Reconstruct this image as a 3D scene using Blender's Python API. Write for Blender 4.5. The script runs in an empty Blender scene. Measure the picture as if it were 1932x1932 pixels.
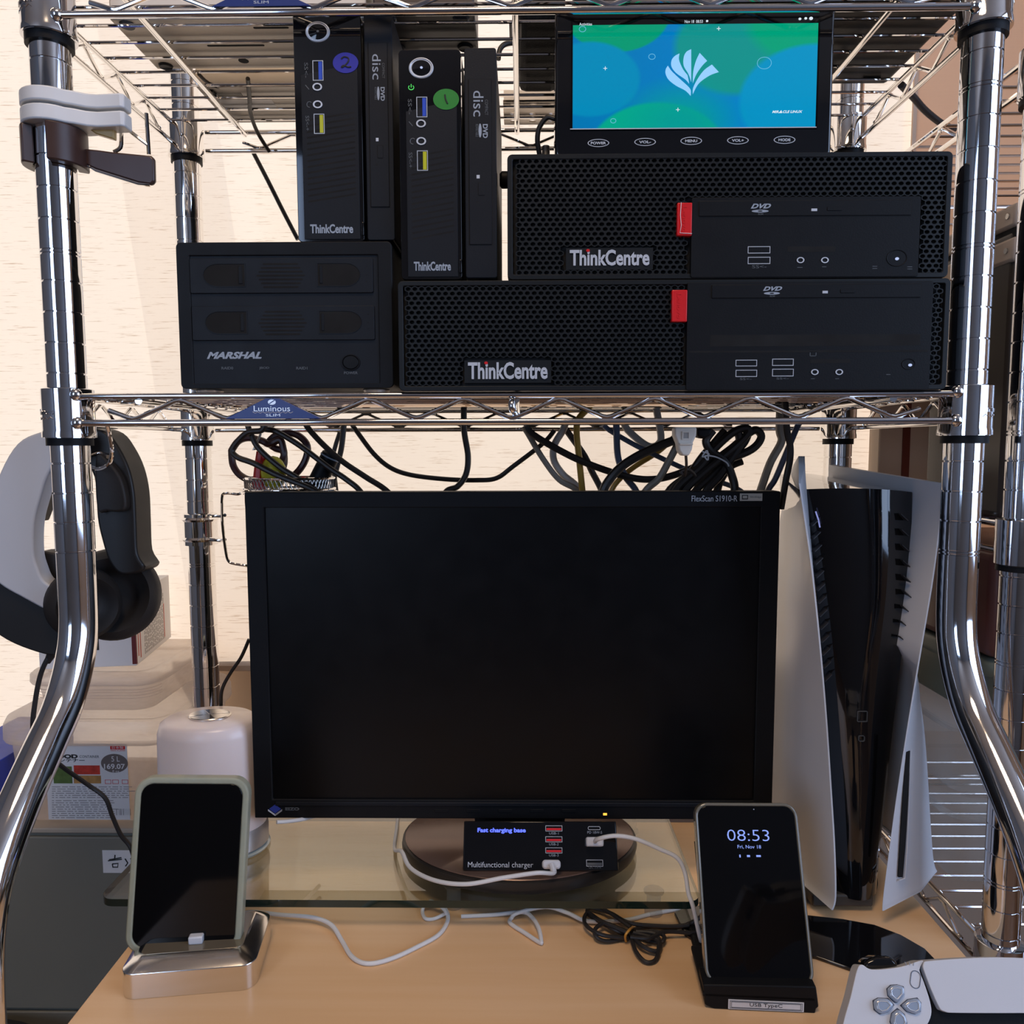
import bpy, bmesh, math, random
from math import sin, cos, pi, radians
from mathutils import Vector, Matrix, Euler
random.seed(4)
SC = bpy.context.scene
COL = SC.collection
# ------------------------------------------------------------------ camera
# lengths below are millimetres: X right and Y away from the front posts of the rack, Z up; the desk top is at Z=-775
OFF = 1455.0
def W(p): return Vector((p[0]/1000, p[1]/1000, (p[2]+OFF)/1000))
CAMP = (390.35, -663.09, -316.75)
def _rot(rx, ry, rz): return Matrix.Rotation(rz, 3, 'Z') @ Matrix.Rotation(rx, 3, 'X') @ Matrix.Rotation(ry, 3, 'Y')
CR = _rot(-.0849, .0026, .0123)
cam = bpy.data.cameras.new('camera'); co = bpy.data.objects.new('camera', cam); COL.objects.link(co)
cam.sensor_width = 36; cam.lens = 1450/1932*36; cam.clip_start = .02
co.matrix_world = Matrix.Translation(W(CAMP)) @ (CR @ Matrix(((1,0,0),(0,0,-1),(0,1,0)))).to_4x4()
SC.camera = co
# ------------------------------------------------------------------ light and exposure
SC.view_settings.view_transform = 'Standard'; SC.view_settings.look = 'None'
SC.view_settings.gamma = 1; SC.view_settings.exposure = 0.0; SC.view_settings.use_curve_mapping = False
wd = bpy.data.worlds.new('sky'); SC.world = wd; wd.use_nodes = True
bg = wd.node_tree.nodes['Background']; bg.inputs[0].default_value = (.85, .93, 1, 1); bg.inputs[1].default_value = 1.15
def lamp(kind, name, loc, rot, energy, color, **k):
    l = bpy.data.lights.new(name, kind); l.energy = energy; l.color = color
    for a, b in k.items(): setattr(l, a, b)
    o = bpy.data.objects.new(name, l); COL.objects.link(o); o.location = W(loc); o.rotation_euler = rot; return o
# morning sun falls on the outside of the curtain from the upper left
lamp('SUN', 'sun', (0, 3000, 2000), Vector((.25, -1, -.45)).to_track_quat('-Z', 'Y').to_euler(), 3.3, (1, .83, .66), angle=.01)
# daylight through the two windows behind the photographer
lamp('AREA', 'daylight_right_window', (2085, -1250, 150), (0, radians(90), 0), 30, (.44, .62, 1), shape='RECTANGLE', size=1.5, size_y=1.6)
lamp('AREA', 'daylight_left_window', (-850, -2385, 150), (radians(90), 0, 0), 15, (.46, .64, 1), shape='RECTANGLE', size=.8, size_y=1.3)
lamp('AREA', 'warm_fill_light', (250, -700, 900), (0, 0, 0), 10, (1, .74, .50), shape='DISK', size=.5)  # unseen warm fill light, added to brighten the desk from above
SC.cycles.max_bounces = 8; SC.cycles.transparent_max_bounces = 12; SC.cycles.sample_clamp_indirect = 4
SC.cycles.caustics_reflective = False; SC.cycles.caustics_refractive = False
# ------------------------------------------------------------------ pixel to space
def at(u, v, X=None, Y=None, Z=None):
    d = CR @ Vector(((u-966)/1450, 1, -(v-966)/1450))
    k, val = (0, X) if X is not None else (1, Y) if Y is not None else (2, Z)
    t = (val-CAMP[k])/d[k]
    return Vector((CAMP[0]+d[0]*t, CAMP[1]+d[1]*t, CAMP[2]+d[2]*t))
def XZ(u, v, Y): p = at(u, v, Y=Y); return (p[0], p[2])
def box_px(u0, v0, u1, v1, Y):
    a, b = at(u0, v0, Y=Y), at(u1, v1, Y=Y); return a[0], b[0], b[2], a[2]      # x0 x1 z0 z1
# ------------------------------------------------------------------ mesh building
class MB:
    def __init__(s): s.v = []; s.f = []
    def add(s, vs, fs):
        n = len(s.v); s.v += [tuple(p) for p in vs]; s.f += [tuple(i+n for i in f) for f in fs]; return s
    def box(s, x0, x1, y0, y1, z0, z1):
        return s.add([(x, y, z) for z in (z0, z1) for y in (y0, y1) for x in (x0, x1)],
                     [(0,2,3,1), (4,5,7,6), (0,1,5,4), (2,6,7,3), (0,4,6,2), (1,3,7,5)])
    def tube(s, pts, r, n=10, caps=True, closed=False):
        pts = [Vector(p) for p in pts]; m = len(pts); rings = []
        up = None
        for i, p in enumerate(pts):
            if closed: d = (pts[(i+1) % m]-pts[i-1])
            else: d = (pts[min(i+1, m-1)]-pts[max(i-1, 0)])
            if d.length < 1e-9: d = Vector((0, 0, 1))
            d.normalize()
            if up is None: up = Vector((0, 0, 1)) if abs(d.z) < .9 else Vector((0, 1, 0))
            a = d.cross(up)
            if a.length < 1e-6: a = d.cross(Vector((1, .1, 0)))
            a.normalize(); up = a.cross(d).normalized()
            rr = r[i] if isinstance(r, (list, tuple)) else r
            rings.append([p+a*(cos(2*pi*k/n)*rr)+up*(sin(2*pi*k/n)*rr) for k in range(n)])
        vs = [q for ring in rings for q in ring]; fs = []
        for i in range(m if closed else m-1):
            j = (i+1) % m
            for k in range(n): fs.append((i*n+k, i*n+(k+1) % n, j*n+(k+1) % n, j*n+k))
        if caps and not closed: fs += [tuple(range(n))[::-1], tuple((m-1)*n+k for k in range(n))]
        return s.add(vs, fs)
    def lathe(s, c, prof, n=32, axis='z', sx=1.0, sy=1.0, caps=True):
        vs = []; fs = []
        for (r, h) in prof:
            for k in range(n):
                a = 2*pi*k/n; x, y = cos(a)*r*sx, sin(a)*r*sy
                vs.append((c[0]+x, c[1]+y, c[2]+h) if axis == 'z' else (c[0]+x, c[1]+h, c[2]+y) if axis == 'y' else (c[0]+h, c[1]+x, c[2]+y))
        m = len(prof)
        for i in range(m-1):
            for k in range(n): fs.append((i*n+k, i*n+(k+1) % n, (i+1)*n+(k+1) % n, (i+1)*n+k))
        if caps: fs += [tuple(range(n))[::-1], tuple((m-1)*n+k for k in range(n))]
        return s.add(vs, fs)
    def prism(s, poly, y0, y1, axis='y'):
        n = len(poly)
        def q(a, b, h): return (a, h, b) if axis == 'y' else (a, b, h) if axis == 'z' else (h, a, b)
        vs = [q(a, b, y0) for a, b in poly]+[q(a, b, y1) for a, b in poly]
        return s.add(vs, [tuple(range(n)), tuple(range(2*n-1, n-1, -1))]+[(i, i+n, (i+1) % n+n, (i+1) % n) for i in range(n)])
    def ring(s, outer, inner, y0, y1):      # frame between two outlines of equal length, facing -Y
        n = len(outer)
        vs = [(a, y0, b) for a, b in outer]+[(a, y0, b) for a, b in inner]+[(a, y1, b) for a, b in outer]+[(a, y1, b) for a, b in inner]
        fs = []
        for i in range(n):
            j = (i+1) % n
            fs += [(i, j, n+j, n+i), (2*n+j, 2*n+i, 3*n+i, 3*n+j), (i, 2*n+i, 2*n+j, j), (n+j, 3*n+j, 3*n+i, n+i)]
        return s.add(vs, fs)
    def ball(s, c, r, n=12, sx=1, sy=1, sz=1):
        m = n//2
        vs = []; fs = []
        for i in range(1, m):
            a = pi*i/m
            for k in range(n): b = 2*pi*k/n; vs.append((c[0]+r*sx*sin(a)*cos(b), c[1]+r*sy*sin(a)*sin(b), c[2]+r*sz*cos(a)))
        t = len(vs); vs += [(c[0], c[1], c[2]+r*sz), (c[0], c[1], c[2]-r*sz)]
        for i in range(m-2):
            for k in range(n): fs.append((i*n+k, (i+1)*n+k, (i+1)*n+(k+1) % n, i*n+(k+1) % n))
        for k in range(n): fs += [(t, k, (k+1) % n), (t+1, (m-2)*n+(k+1) % n, (m-2)*n+k)]
        return s.add(vs, fs)
def rr(x0, x1, z0, z1, r, n=5):
    out = []
    for cx, cz, a0 in ((x1-r, z1-r, 0), (x0+r, z1-r, 90), (x0+r, z0+r, 180), (x1-r, z0+r, 270)):
        for k in range(n+1): a = radians(a0+90*k/n); out.append((cx+r*cos(a), cz+r*sin(a)))
    return out
def ell(cx, cz, rx, rz, n=24): return [(cx+rx*cos(2*pi*k/n), cz+rz*sin(2*pi*k/n)) for k in range(n)]
def smooth(pts, n=6):                     # Catmull-Rom through the points
    P = [Vector(p) for p in pts]; out = []
    for i in range(len(P)-1):
        a, b, c, d = P[max(i-1, 0)], P[i], P[i+1], P[min(i+2, len(P)-1)]
        for k in range(n):
            t = k/n; out.append(.5*((2*b)+(c-a)*t+(2*a-5*b+4*c-d)*t*t+(3*b-a-3*c+d)*t**3))
    out.append(P[-1]); return out
def outline(pts, n=4):                     # smooth closed outline of 2D points
    P = [Vector((p[0], p[1])) for p in pts]; m = len(P); out = []
    for i in range(m):
        a, b, c, d = P[i-1], P[i], P[(i+1) % m], P[(i+2) % m]
        for k in range(n):
            t = k/n; q = .5*((2*b)+(c-a)*t+(2*a-5*b+4*c-d)*t*t+(3*b-a-3*c+d)*t**3); out.append((q[0], q[1]))
    return out
def tag(o, label=None, cat=None, group=None, kind=None):
    for k, v in (('label', label), ('category', cat), ('group', group), ('kind', kind)):
        if v: o[k] = v
    return o
def thing(name, label, cat, loc, rot=(0, 0, 0), group=None):
    o = bpy.data.objects.new(name, None); COL.objects.link(o); o.empty_display_size = .01
    o.location = W(loc); o.rotation_euler = rot; o['mm'] = list(loc); o['turned'] = int(any(rot))
    return tag(o, label, cat, group)
def build(name, mb, m, parent=None, bev=0, smooth_ang=35, local=None, kind=None, label=None, seg=2):
    """links the collected shapes as ONE mesh object; coordinates are rack mm, or the thing's own mm when local"""
    me = bpy.data.meshes.new(name)
    if parent is None:
        xs = [v[0] for v in mb.v]; ys = [v[1] for v in mb.v]; zs = [v[2] for v in mb.v]
        org = ((min(xs)+max(xs))/2, (min(ys)+max(ys))/2, min(zs))
    else:
        top = parent
        while top.parent: top = top.parent
        if local is None: local = bool(top.get('turned'))
        org = (0, 0, 0) if local else tuple(top['mm'])
    me.from_pydata([((x-org[0])/1000, (y-org[1])/1000, (z-org[2])/1000) for x, y, z in mb.v], [], mb.f)
    bm = bmesh.new(); bm.from_mesh(me); bmesh.ops.recalc_face_normals(bm, faces=bm.faces); bm.to_mesh(me); bm.free()
    me.materials.append(m)
    if smooth_ang:
        me.polygons.foreach_set('use_smooth', [True]*len(me.polygons)); me.set_sharp_from_angle(angle=radians(smooth_ang))
    o = bpy.data.objects.new(name, me); COL.objects.link(o)
    if parent is None: o.location = W(org); o['mm'] = list(org)
    else: o.parent = parent
    if bev:
        md = o.modifiers.new('bevel', 'BEVEL'); md.width = bev/1000; md.segments = seg; md.limit_method = 'ANGLE'; md.angle_limit = radians(40)
    if kind: o['kind'] = kind
    if label: o['label'] = label
    return o
def text(parent, name, s, rect, Y, m, depth=.4, bold=0, shear=0, turn=0, spacing=1, flip=False):
    """lettering fitted to the rectangle (x0,x1,z0,z1) on a face that looks to -Y; turn = quarter turns clockwise"""
    cu = bpy.data.curves.new(name, 'FONT'); cu.body = s; cu.size = 1; cu.offset = bold; cu.shear = shear; cu.space_character = spacing; cu.resolution_u = 3
    tmp = bpy.data.objects.new(name, cu); COL.objects.link(tmp)
    dg = bpy.context.evaluated_depsgraph_get(); me0 = tmp.evaluated_get(dg).to_mesh()
    vs = [v.co.copy() for v in me0.vertices]; fs = [tuple(p.vertices) for p in me0.polygons]
    tmp.evaluated_get(dg).to_mesh_clear(); bpy.data.objects.remove(tmp); bpy.data.curves.remove(cu)
    if not vs: return None
    for _ in range(turn): vs = [Vector((v.y, -v.x, 0)) for v in vs]
    x0 = min(v.x for v in vs); x1 = max(v.x for v in vs); y0 = min(v.y for v in vs); y1 = max(v.y for v in vs)
    X0, X1, Z0, Z1 = rect
    f = [(X0+(v.x-x0)/(x1-x0+1e-9)*(X1-X0), Z0+(v.y-y0)/(y1-y0+1e-9)*(Z1-Z0)) for v in vs]
    n = len(f)
    mb = MB(); vv = [(a, Y-depth, b) for a, b in f]+[(a, Y, b) for a, b in f]
    ed = {}
    for p in fs:
        for i in range(len(p)):
            e = (p[i], p[(i+1) % len(p)]); ed[e] = ed.get(e, 0)+1
    side = [(a, b, b+n, a+n) for (a, b) in ed if (b, a) not in ed]
    mb.add(vv, fs+side)
    return build(name, mb, m, parent, smooth_ang=0)
def tpx(parent, name, s, px, Y, m, **k): return text(parent, name, s, box_px(*px, Y), Y, m, **k)
# ------------------------------------------------------------------ materials
def newmat(name):
    m = bpy.data.materials.new(name); m.use_nodes = True; n = m.node_tree.nodes; return m, n, m.node_tree.links, n['Principled BSDF']
def mat(name, c, rough=.5, metal=0, var=.06, scale=40, bump=0, bscale=400, trans=0, alpha=1, ior=1.45, coat=0, emit=None, estr=0, spec=.5, sss=0):
    m, n, l, b = newmat(name)
    tc = n.new('ShaderNodeTexCoord'); nz = n.new('ShaderNodeTexNoise'); nz.inputs['Scale'].default_value = scale; nz.inputs['Detail'].default_value = 3
    l.new(tc.outputs['Object'], nz.inputs['Vector'])
    mx = n.new('ShaderNodeMix'); mx.data_type = 'RGBA'
    mx.inputs['A'].default_value = (*[x*(1-var) for x in c], 1); mx.inputs['B'].default_value = (*[min(1, x*(1+var)) for x in c], 1)
    l.new(nz.outputs['Fac'], mx.inputs['Factor']); l.new(mx.outputs['Result'], b.inputs['Base Color'])
    mr = n.new('ShaderNodeMapRange'); mr.inputs['To Min'].default_value = max(0, rough*.8); mr.inputs['To Max'].default_value = min(1, rough*1.2)
    l.new(nz.outputs['Fac'], mr.inputs['Value']); l.new(mr.outputs['Result'], b.inputs['Roughness'])
    b.inputs['Metallic'].default_value = metal; b.inputs['Transmission Weight'].default_value = trans; b.inputs['IOR'].default_value = ior
    b.inputs['Alpha'].default_value = alpha; b.inputs['Coat Weight'].default_value = coat; b.inputs['Specular IOR Level'].default_value = spec
    if sss: b.inputs['Subsurface Weight'].default_value = sss; b.inputs['Subsurface Radius'].default_value = (.02, .015, .01)
    if bump:
        n2 = n.new('ShaderNodeTexNoise'); n2.inputs['Scale'].default_value = bscale; l.new(tc.outputs['Object'], n2.inputs['Vector'])
        bp = n.new('ShaderNodeBump'); bp.inputs['Strength'].default_value = bump; bp.inputs['Distance'].default_value = .001
        l.new(n2.outputs['Fac'], bp.inputs['Height']); l.new(bp.outputs['Normal'], b.inputs['Normal'])
    if emit: b.inputs['Emission Color'].default_value = (*emit, 1); b.inputs['Emission Strength'].default_value = estr
    return m
CHROME = mat('chrome', (.74, .74, .76), .07, 1, var=.03, scale=25, bump=.02, bscale=60)
BRIGHT = mat('bright_chrome', (.86, .84, .82), .05, 1, var=.02)
BLACKP = mat('black_plastic', (.007, .0075, .009), .5, spec=.17, bump=.08, bscale=900)
DARKP = mat('charcoal_plastic', (.009, .0105, .014), .5, spec=.2, bump=.1, bscale=1200)
GRILL = mat('grille_plastic', (.009, .0105, .012), .45, spec=.25)
HOLE = mat('dark_hollow', (.002, .002, .0025), .9)
PIANO = mat('gloss_black', (.005, .005, .006), .06, var=.1, coat=.5)
GLASSBLK = mat('black_screen_glass', (.003, .003, .0035), .06, var=.1, spec=.3)
SCREEN = mat('matte_lcd', (.003, .003, .0035), .35, var=.1, spec=.25)
WHITE = mat('white_plastic', (.60, .61, .65), .38, var=.015, bump=.03, bscale=1500)
WHITEC = mat('white_cable', (.68, .68, .68), .4, var=.03)
RUBBER = mat('black_rubber', (.02, .018, .018), .5, bump=.1)
BROWN = mat('brown_plastic', (.045, .022, .018), .35)
GREYT = mat('grey_lettering', (.30, .34, .40), .5)
DIMT = mat('dim_lettering', (.09, .10, .11), .5)
SILVER = mat('silver_lettering', (.62, .65, .70), .3, .3)
RED = mat('red_plastic', (.62, .012, .015), .35)
TAN = mat('tan_painted_steel', (.78, .70, .60), .45)
STEEL = mat('bare_steel', (.55, .52, .48), .35, .8)
ALU = mat('aluminium', (.80, .78, .76), .16, 1, var=.02)
PAPER = mat('white_paper', (.78, .76, .76), .6, var=.02)
INK = mat('black_ink', (.02, .02, .02), .6)
BLUE = mat('navy_enamel', (.012, .03, .16), .35)
GREEN = mat('green_sticker', (.01, .20, .02), .5)
BLUESTK = mat('blue_sticker', (.012, .015, .30), .5)
YELLOW = mat('yellow_plastic', (.62, .55, .03), .3)
def glow(name, c, s): return mat(name, (0, 0, 0), .5, emit=c, estr=s)
GLOWBLUE = glow('blue_display_light', (.08, .12, 1), 2.2); GLOWWHITE = glow('pale_display_light', (.55, .65, 1), .9)
GLOWGREEN = glow('green_indicator', (.1, .9, .15), .8); GLOWORANGE = glow('orange_indicator', (1, .42, .05), 2)
def clearmat(name, tint, rough=.05, density=.35, milky=.5):
    """clear or milky polypropylene: part see-through, part scattering"""
    m, n, l, b = newmat(name); out = n['Material Output']
    b.inputs['Base Color'].default_value = (*tint, 1); b.inputs['Roughness'].default_value = .25
    tr = n.new('ShaderNodeBsdfTransparent'); tr.inputs[0].default_value = (.97, .96, .95, 1)
    tl = n.new('ShaderNodeBsdfTranslucent'); tl.inputs[0].default_value = (*tint, 1)
    nz = n.new('ShaderNodeTexNoise'); nz.inputs['Scale'].default_value = 12
    mr = n.new('ShaderNodeMapRange'); mr.inputs['To Min'].default_value = density*.9; mr.inputs['To Max'].default_value = density*1.1
    l.new(nz.outputs['Fac'], mr.inputs['Value'])
    m1 = n.new('ShaderNodeMixShader'); m1.inputs[0].default_value = milky; l.new(b.outputs[0], m1.inputs[1]); l.new(tl.outputs[0], m1.inputs[2])
    m2 = n.new('ShaderNodeMixShader'); l.new(mr.outputs[0], m2.inputs[0]); l.new(tr.outputs[0], m2.inputs[1]); l.new(m1.outputs[0], m2.inputs[2])
    l.new(m2.outputs[0], out.inputs[0]); return m
PP = clearmat('milky_polypropylene', (.93, .86, .80), density=.5, milky=.6)
PPC = clearmat('clear_polypropylene', (.7, .72, .70), density=.28, milky=.4)
CASE = clearmat('clear_phone_case', (.55, .58, .45), density=.75, milky=.3)
def glassmat():
    m, n, l, b = newmat('tempered_glass'); out = n['Material Output']
    tr = n.new('ShaderNodeBsdfTransparent'); tr.inputs[0].default_value = (.93, .96, .93, 1)
    gl = n.new('ShaderNodeBsdfGlossy'); gl.inputs['Roughness'].default_value = .005
    fr = n.new('ShaderNodeFresnel'); fr.inputs[0].default_value = 1.52
    nz = n.new('ShaderNodeTexNoise'); nz.inputs['Scale'].default_value = 3
    mr = n.new('ShaderNodeMapRange'); mr.inputs['To Min'].default_value = 1.95; mr.inputs['To Max'].default_value = 2.05
    l.new(nz.outputs['Fac'], mr.inputs['Value'])
    ge = n.new('ShaderNodeNewGeometry'); iv = n.new('ShaderNodeMath'); iv.operation = 'DIVIDE'; iv.inputs[0].default_value = 1; l.new(mr.outputs[0], iv.inputs[1])
    io = n.new('ShaderNodeMix'); l.new(ge.outputs['Backfacing'], io.inputs['Factor']); l.new(mr.outputs[0], io.inputs['A']); l.new(iv.outputs[0], io.inputs['B']); l.new(io.outputs['Result'], fr.inputs[0])
    mx = n.new('ShaderNodeMixShader'); l.new(fr.outputs[0], mx.inputs[0]); l.new(tr.outputs[0], mx.inputs[1]); l.new(gl.outputs[0], mx.inputs[2])
    l.new(mx.outputs[0], out.inputs[0]); return m
GLASS = glassmat()
GEDGE = mat('green_glass_edge', (.012, .025, .018), .1, coat=.5)
def fabric(name, c, slub=(.52, .38, .28), tl=.55):
    """woven cream cloth with dark slubs running sideways, lets daylight through"""
    m, n, l, b = newmat(name); out = n['Material Output']
    tc = n.new('ShaderNodeTexCoord'); mp = n.new('ShaderNodeMapping'); mp.inputs['Scale'].default_value = (20, 20, 560); l.new(tc.outputs['Object'], mp.inputs[0])
    nz = n.new('ShaderNodeTexNoise'); nz.inputs['Scale'].default_value = 1; nz.inputs['Detail'].default_value = 4; nz.inputs['Roughness'].default_value = .65; l.new(mp.outputs[0], nz.inputs['Vector'])
    cr = n.new('ShaderNodeValToRGB'); e = cr.color_ramp.elements; e[0].position = .575; e[0].color = (0, 0, 0, 1); e[1].position = .68; e[1].color = (1, 1, 1, 1); l.new(nz.outputs['Fac'], cr.inputs[0])
    mp2 = n.new('ShaderNodeMapping'); mp2.inputs['Scale'].default_value = (30, 30, 900); l.new(tc.outputs['Object'], mp2.inputs[0])
    n2 = n.new('ShaderNodeTexNoise'); n2.inputs['Scale'].default_value = 1; l.new(mp2.outputs[0], n2.inputs['Vector'])
    a = n.new('ShaderNodeMix'); a.data_type = 'RGBA'; a.inputs['A'].default_value = (*[x*.94 for x in c], 1); a.inputs['B'].default_value = (*c, 1); l.new(n2.outputs['Fac'], a.inputs['Factor'])
    d = n.new('ShaderNodeMix'); d.data_type = 'RGBA'; l.new(cr.outputs[0], d.inputs['Factor']); l.new(a.outputs['Result'], d.inputs['A']); d.inputs['B'].default_value = (*slub, 1)
    df = n.new('ShaderNodeBsdfDiffuse'); l.new(d.outputs['Result'], df.inputs[0]); tr = n.new('ShaderNodeBsdfTranslucent'); l.new(d.outputs['Result'], tr.inputs[0])
    mx = n.new('ShaderNodeMixShader'); mx.inputs[0].default_value = tl; l.new(df.outputs[0], mx.inputs[1]); l.new(tr.outputs[0], mx.inputs[2]); l.new(mx.outputs[0], out.inputs[0]); n.remove(b); return m
CLOTH = fabric('curtain_cloth', (.88, .78, .69))
SHEER = clearmat('sheer_lining', (.86, .80, .74), density=.22, milky=.8)
def woodmat(name, c1, c2, rough=.35, sc=(60, 3, 3)):
    m, n, l, b = newmat(name); tc = n.new('ShaderNodeTexCoord'); mp = n.new('ShaderNodeMapping'); mp.inputs['Scale'].default_value = sc; l.new(tc.outputs['Object'], mp.inputs[0])
    nz = n.new('ShaderNodeTexNoise'); nz.inputs['Scale'].default_value = 1; nz.inputs['Detail'].default_value = 5; l.new(mp.outputs[0], nz.inputs['Vector'])
    cr = n.new('ShaderNodeValToRGB'); e = cr.color_ramp.elements; e[0].position = .35; e[0].color = (*c1, 1); e[1].position = .7; e[1].color = (*c2, 1); l.new(nz.outputs['Fac'], cr.inputs[0])
    l.new(cr.outputs[0], b.inputs['Base Color']); b.inputs['Roughness'].default_value = rough; return m
DESK = woodmat('pale_maple_veneer', (.80, .50, .26), (.86, .57, .33), .33, (2.5, 50, 4))
# ------------------------------------------------------------------ the room
def struct(name, mb, m, **k): o = build(name, mb, m, smooth_ang=0, **k); o['kind'] = 'structure'; return o
WALLP = mat('beige_wall_paint', (.62, .47, .35), .8, var=.03); CEIL = mat('ceiling_board', (.42, .34, .28), .8); FLOORM = woodmat('brown_floor', (.16, .08, .04), (.24, .13, .07), .4, (2, 20, 2))
DARKW = mat('grey_room_wall', (.14, .14, .15), .8)
ZF, ZC = -1455, 995
struct('floor', MB().box(-1500, 2100, -2400, 700, ZF-40, ZF), FLOORM)
struct('ceiling', MB().box(-1500, 2100, -2400, 700, ZC, ZC+40), CEIL)
struct('wall_left', MB().box(-1540, -1500, -2400, 700, ZF, ZC), DARKW)
struct('wall_right', MB().box(2100, 2140, -420, 700, ZF, ZC).box(2100, 2140, -2400, -2080, ZF, ZC).box(2100, 2140, -2080, -420, ZF, -620).box(2100, 2140, -2080, -420, 920, ZC), WALLP)
WX0, WX1, WXM, WZ0, WZ1 = -1000, 1500, -130, -640, 800       # the window opening behind the curtain, lowered at the left to backlight the containers
struct('wall_back', MB().box(-1500, WX0, 560, 700, ZF, ZC).box(WX1, 2100, 560, 700, ZF, ZC).box(WXM, WX1, 560, 700, ZF, WZ0).box(WX0, WX1, 560, 700, WZ1, ZC).box(WX0, WXM, 560, 700, ZF, -1200), WALLP)
b_ = MB(); y0, y1 = -2440, -2400
b_.box(-1500, -1250, y0, y1, ZF, ZC).box(-450, 2100, y0, y1, ZF, ZC)
b_.box(-1250, -450, y0, y1, ZF, -500).box(-1250, -450, y0, y1, 800, ZC)
struct('wall_front', b_, DARKW)
def window(name, x0, x1, z0, z1, y, n):
    f = struct(name, MB().ring([(x0, z0), (x1, z0), (x1, z1), (x0, z1)], [(x0+35, z0+35), (x1-35, z0+35), (x1-35, z1-35), (x0+35, z1-35)], y, y+40), mat(name+'_frame_paint', (.6, .55, .5), .5))
    for i in range(1, n):
        x = x0+(x1-x0)*i/n; b = MB().box(x-18, x+18, y+5, y+35, z0+35, z1-35)
        build('mullion', b, f.data.materials[0], f, smooth_ang=0)
    return f
window('window_2', -1250, -450, -500, 800, -2440, 2)
w_ = window('window_3', -830, 830, -620, 920, -20, 3); w_.location = (0, 0, 0)
w_.rotation_euler = (0, 0, radians(90)); w_.location = W((2120, -1250, -620))
struct('trim_1', MB().box(-130, 1500, 454, 560, -650, -630), mat('beige_sill_board', (.55, .40, .28), .5), bev=2)
struct('baseboard_back', MB().box(-1500, 2100, 548, 560, ZF, ZF+70), TAN)
cur = thing('curtain', 'cream slubbed window curtain glowing with daylight behind the wire rack', 'curtain', (0, 450, -640))
def sheet(x0, x1, z0, z1, y, wav, slant=0, nx=60):
    b = MB(); vs = []; 
    for j in range(2):
        for i in range(nx+1):
            x = x0+(x1-x0)*i/nx; z = (z0, z1)[j]; vs.append((x-slant*(z-z0), y+wav*sin(x*.021), z))
    b.add(vs, [(i, i+1, nx+2+i, nx+1+i) for i in range(nx)]); return b
build('curtain_sheet', sheet(-1100, -62, -1210, 900, 450, 1.5), CLOTH, cur)  # long left sheet, added so daylight through it makes the containers glow
build('curtain_sheet', sheet(-62, 935, -640, 900, 450, 1.5), CLOTH, cur)
bld = thing('roller_blind', 'plain beige blind at the right behind the second rack', 'blind', (1220, 444, -640))
build('blind_sheet', MB().box(930, 1510, 443, 444.2, -640, 900), fabric('blind_cloth', (.74, .56, .43), (.72, .54, .41), .5), bld)
build('blind_hem', MB().box(929, 934, 441, 445, -640, 900), mat('beige_hem', (.62, .45, .33), .6), bld)
# overlapping folds of the same cloth hang behind the front sheet
build('curtain_fold', sheet(-92, 56, -627, 900, 458, 1.0, .12, 8), SHEER, cur)
build('curtain_fold', sheet(480, 934, -627, 900, 458, 1.0, .02, 8), SHEER, cur)
# ------------------------------------------------------------------ the wire rack
LX, RX, BY = 0, 768, 262
rack = thing('wire_shelving_rack', 'chrome wire shelving rack with two shelves that holds the computers', 'rack', (384, 130, ZF))
def notch(prof, z, R, d=1.1, w=.8): prof += [(R, z+w), (R-d, z+w*.5), (R-d, z-w*.5), (R, z-w)]
def post(x, y, ztop, zbot, R, idx, dbl, parent, name='post'):
    prof = [(R, ztop)]
    zz = []
    for i in idx: zz.append(-25.4*i)
    for i in dbl: zz.append(-25.4*i-3)
    for z in sorted(zz, reverse=True):
        if zbot+3 < z < ztop-3: notch(prof, z, R)
    prof.append((R, zbot))
    return MB().lathe((x, y, 0), prof, 40)
R1 = 15.6
def bent(x):
    path = [(x, 0, -440), (x, -1, -468), (x, -5, -490), (x, -16, -515), (x, -33, -539), (x, -60, -563), (x, -90, -590), (x, -115, -616), (x, -132, -640), (x, -142, -670), (x, -146, -705), (x, -147, -760), (x, -147, ZF)]
    pts = []
    sm = smooth(path[:12], 5)+[Vector(path[12])]
    return sm
for x, dbl in ((LX, (6, 12)), (RX, (1, 6, 16))):
    p = build('post', post(x, 0, 560, -440, R1, range(-20, 17), dbl, rack), CHROME, rack)
    build('post_curve', MB().tube(bent(x), R1, 40), CHROME, p)
    q = at(138, 1192, Y=-15.2); build('rivet_hole', MB().ball((x+q[0], q[1]+.6, q[2]), 2.0, 10, .7, .5, 1.2), HOLE, p)
for x in (LX, RX): build('post', post(x, BY, 560, ZF, R1, range(-20, 45), (18 if x == LX else 3,), rack), BRIGHT, rack)
def collar(x, y, zt, zb, parent, front):
    R = 20.5 if front else 19.5
    b = MB().lathe((x, y, 0), [(R-2, zt), (R, zt-1), (R, zb+6), (R+.6, zb+4), (R+.6, zb), (R-1, zb), (R-1, zb-.5)], 40)
    o = build('collar', b, CHROME if front else BRIGHT, parent)
    s = build('sleeve', MB().lathe((x, y, 0), [(R-2.2, zb-.5), (R-2.2, zb-7), (R1, zb-7)], 36), BLACKP, parent, label='black plastic sleeve under the collar')
    return o
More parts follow.
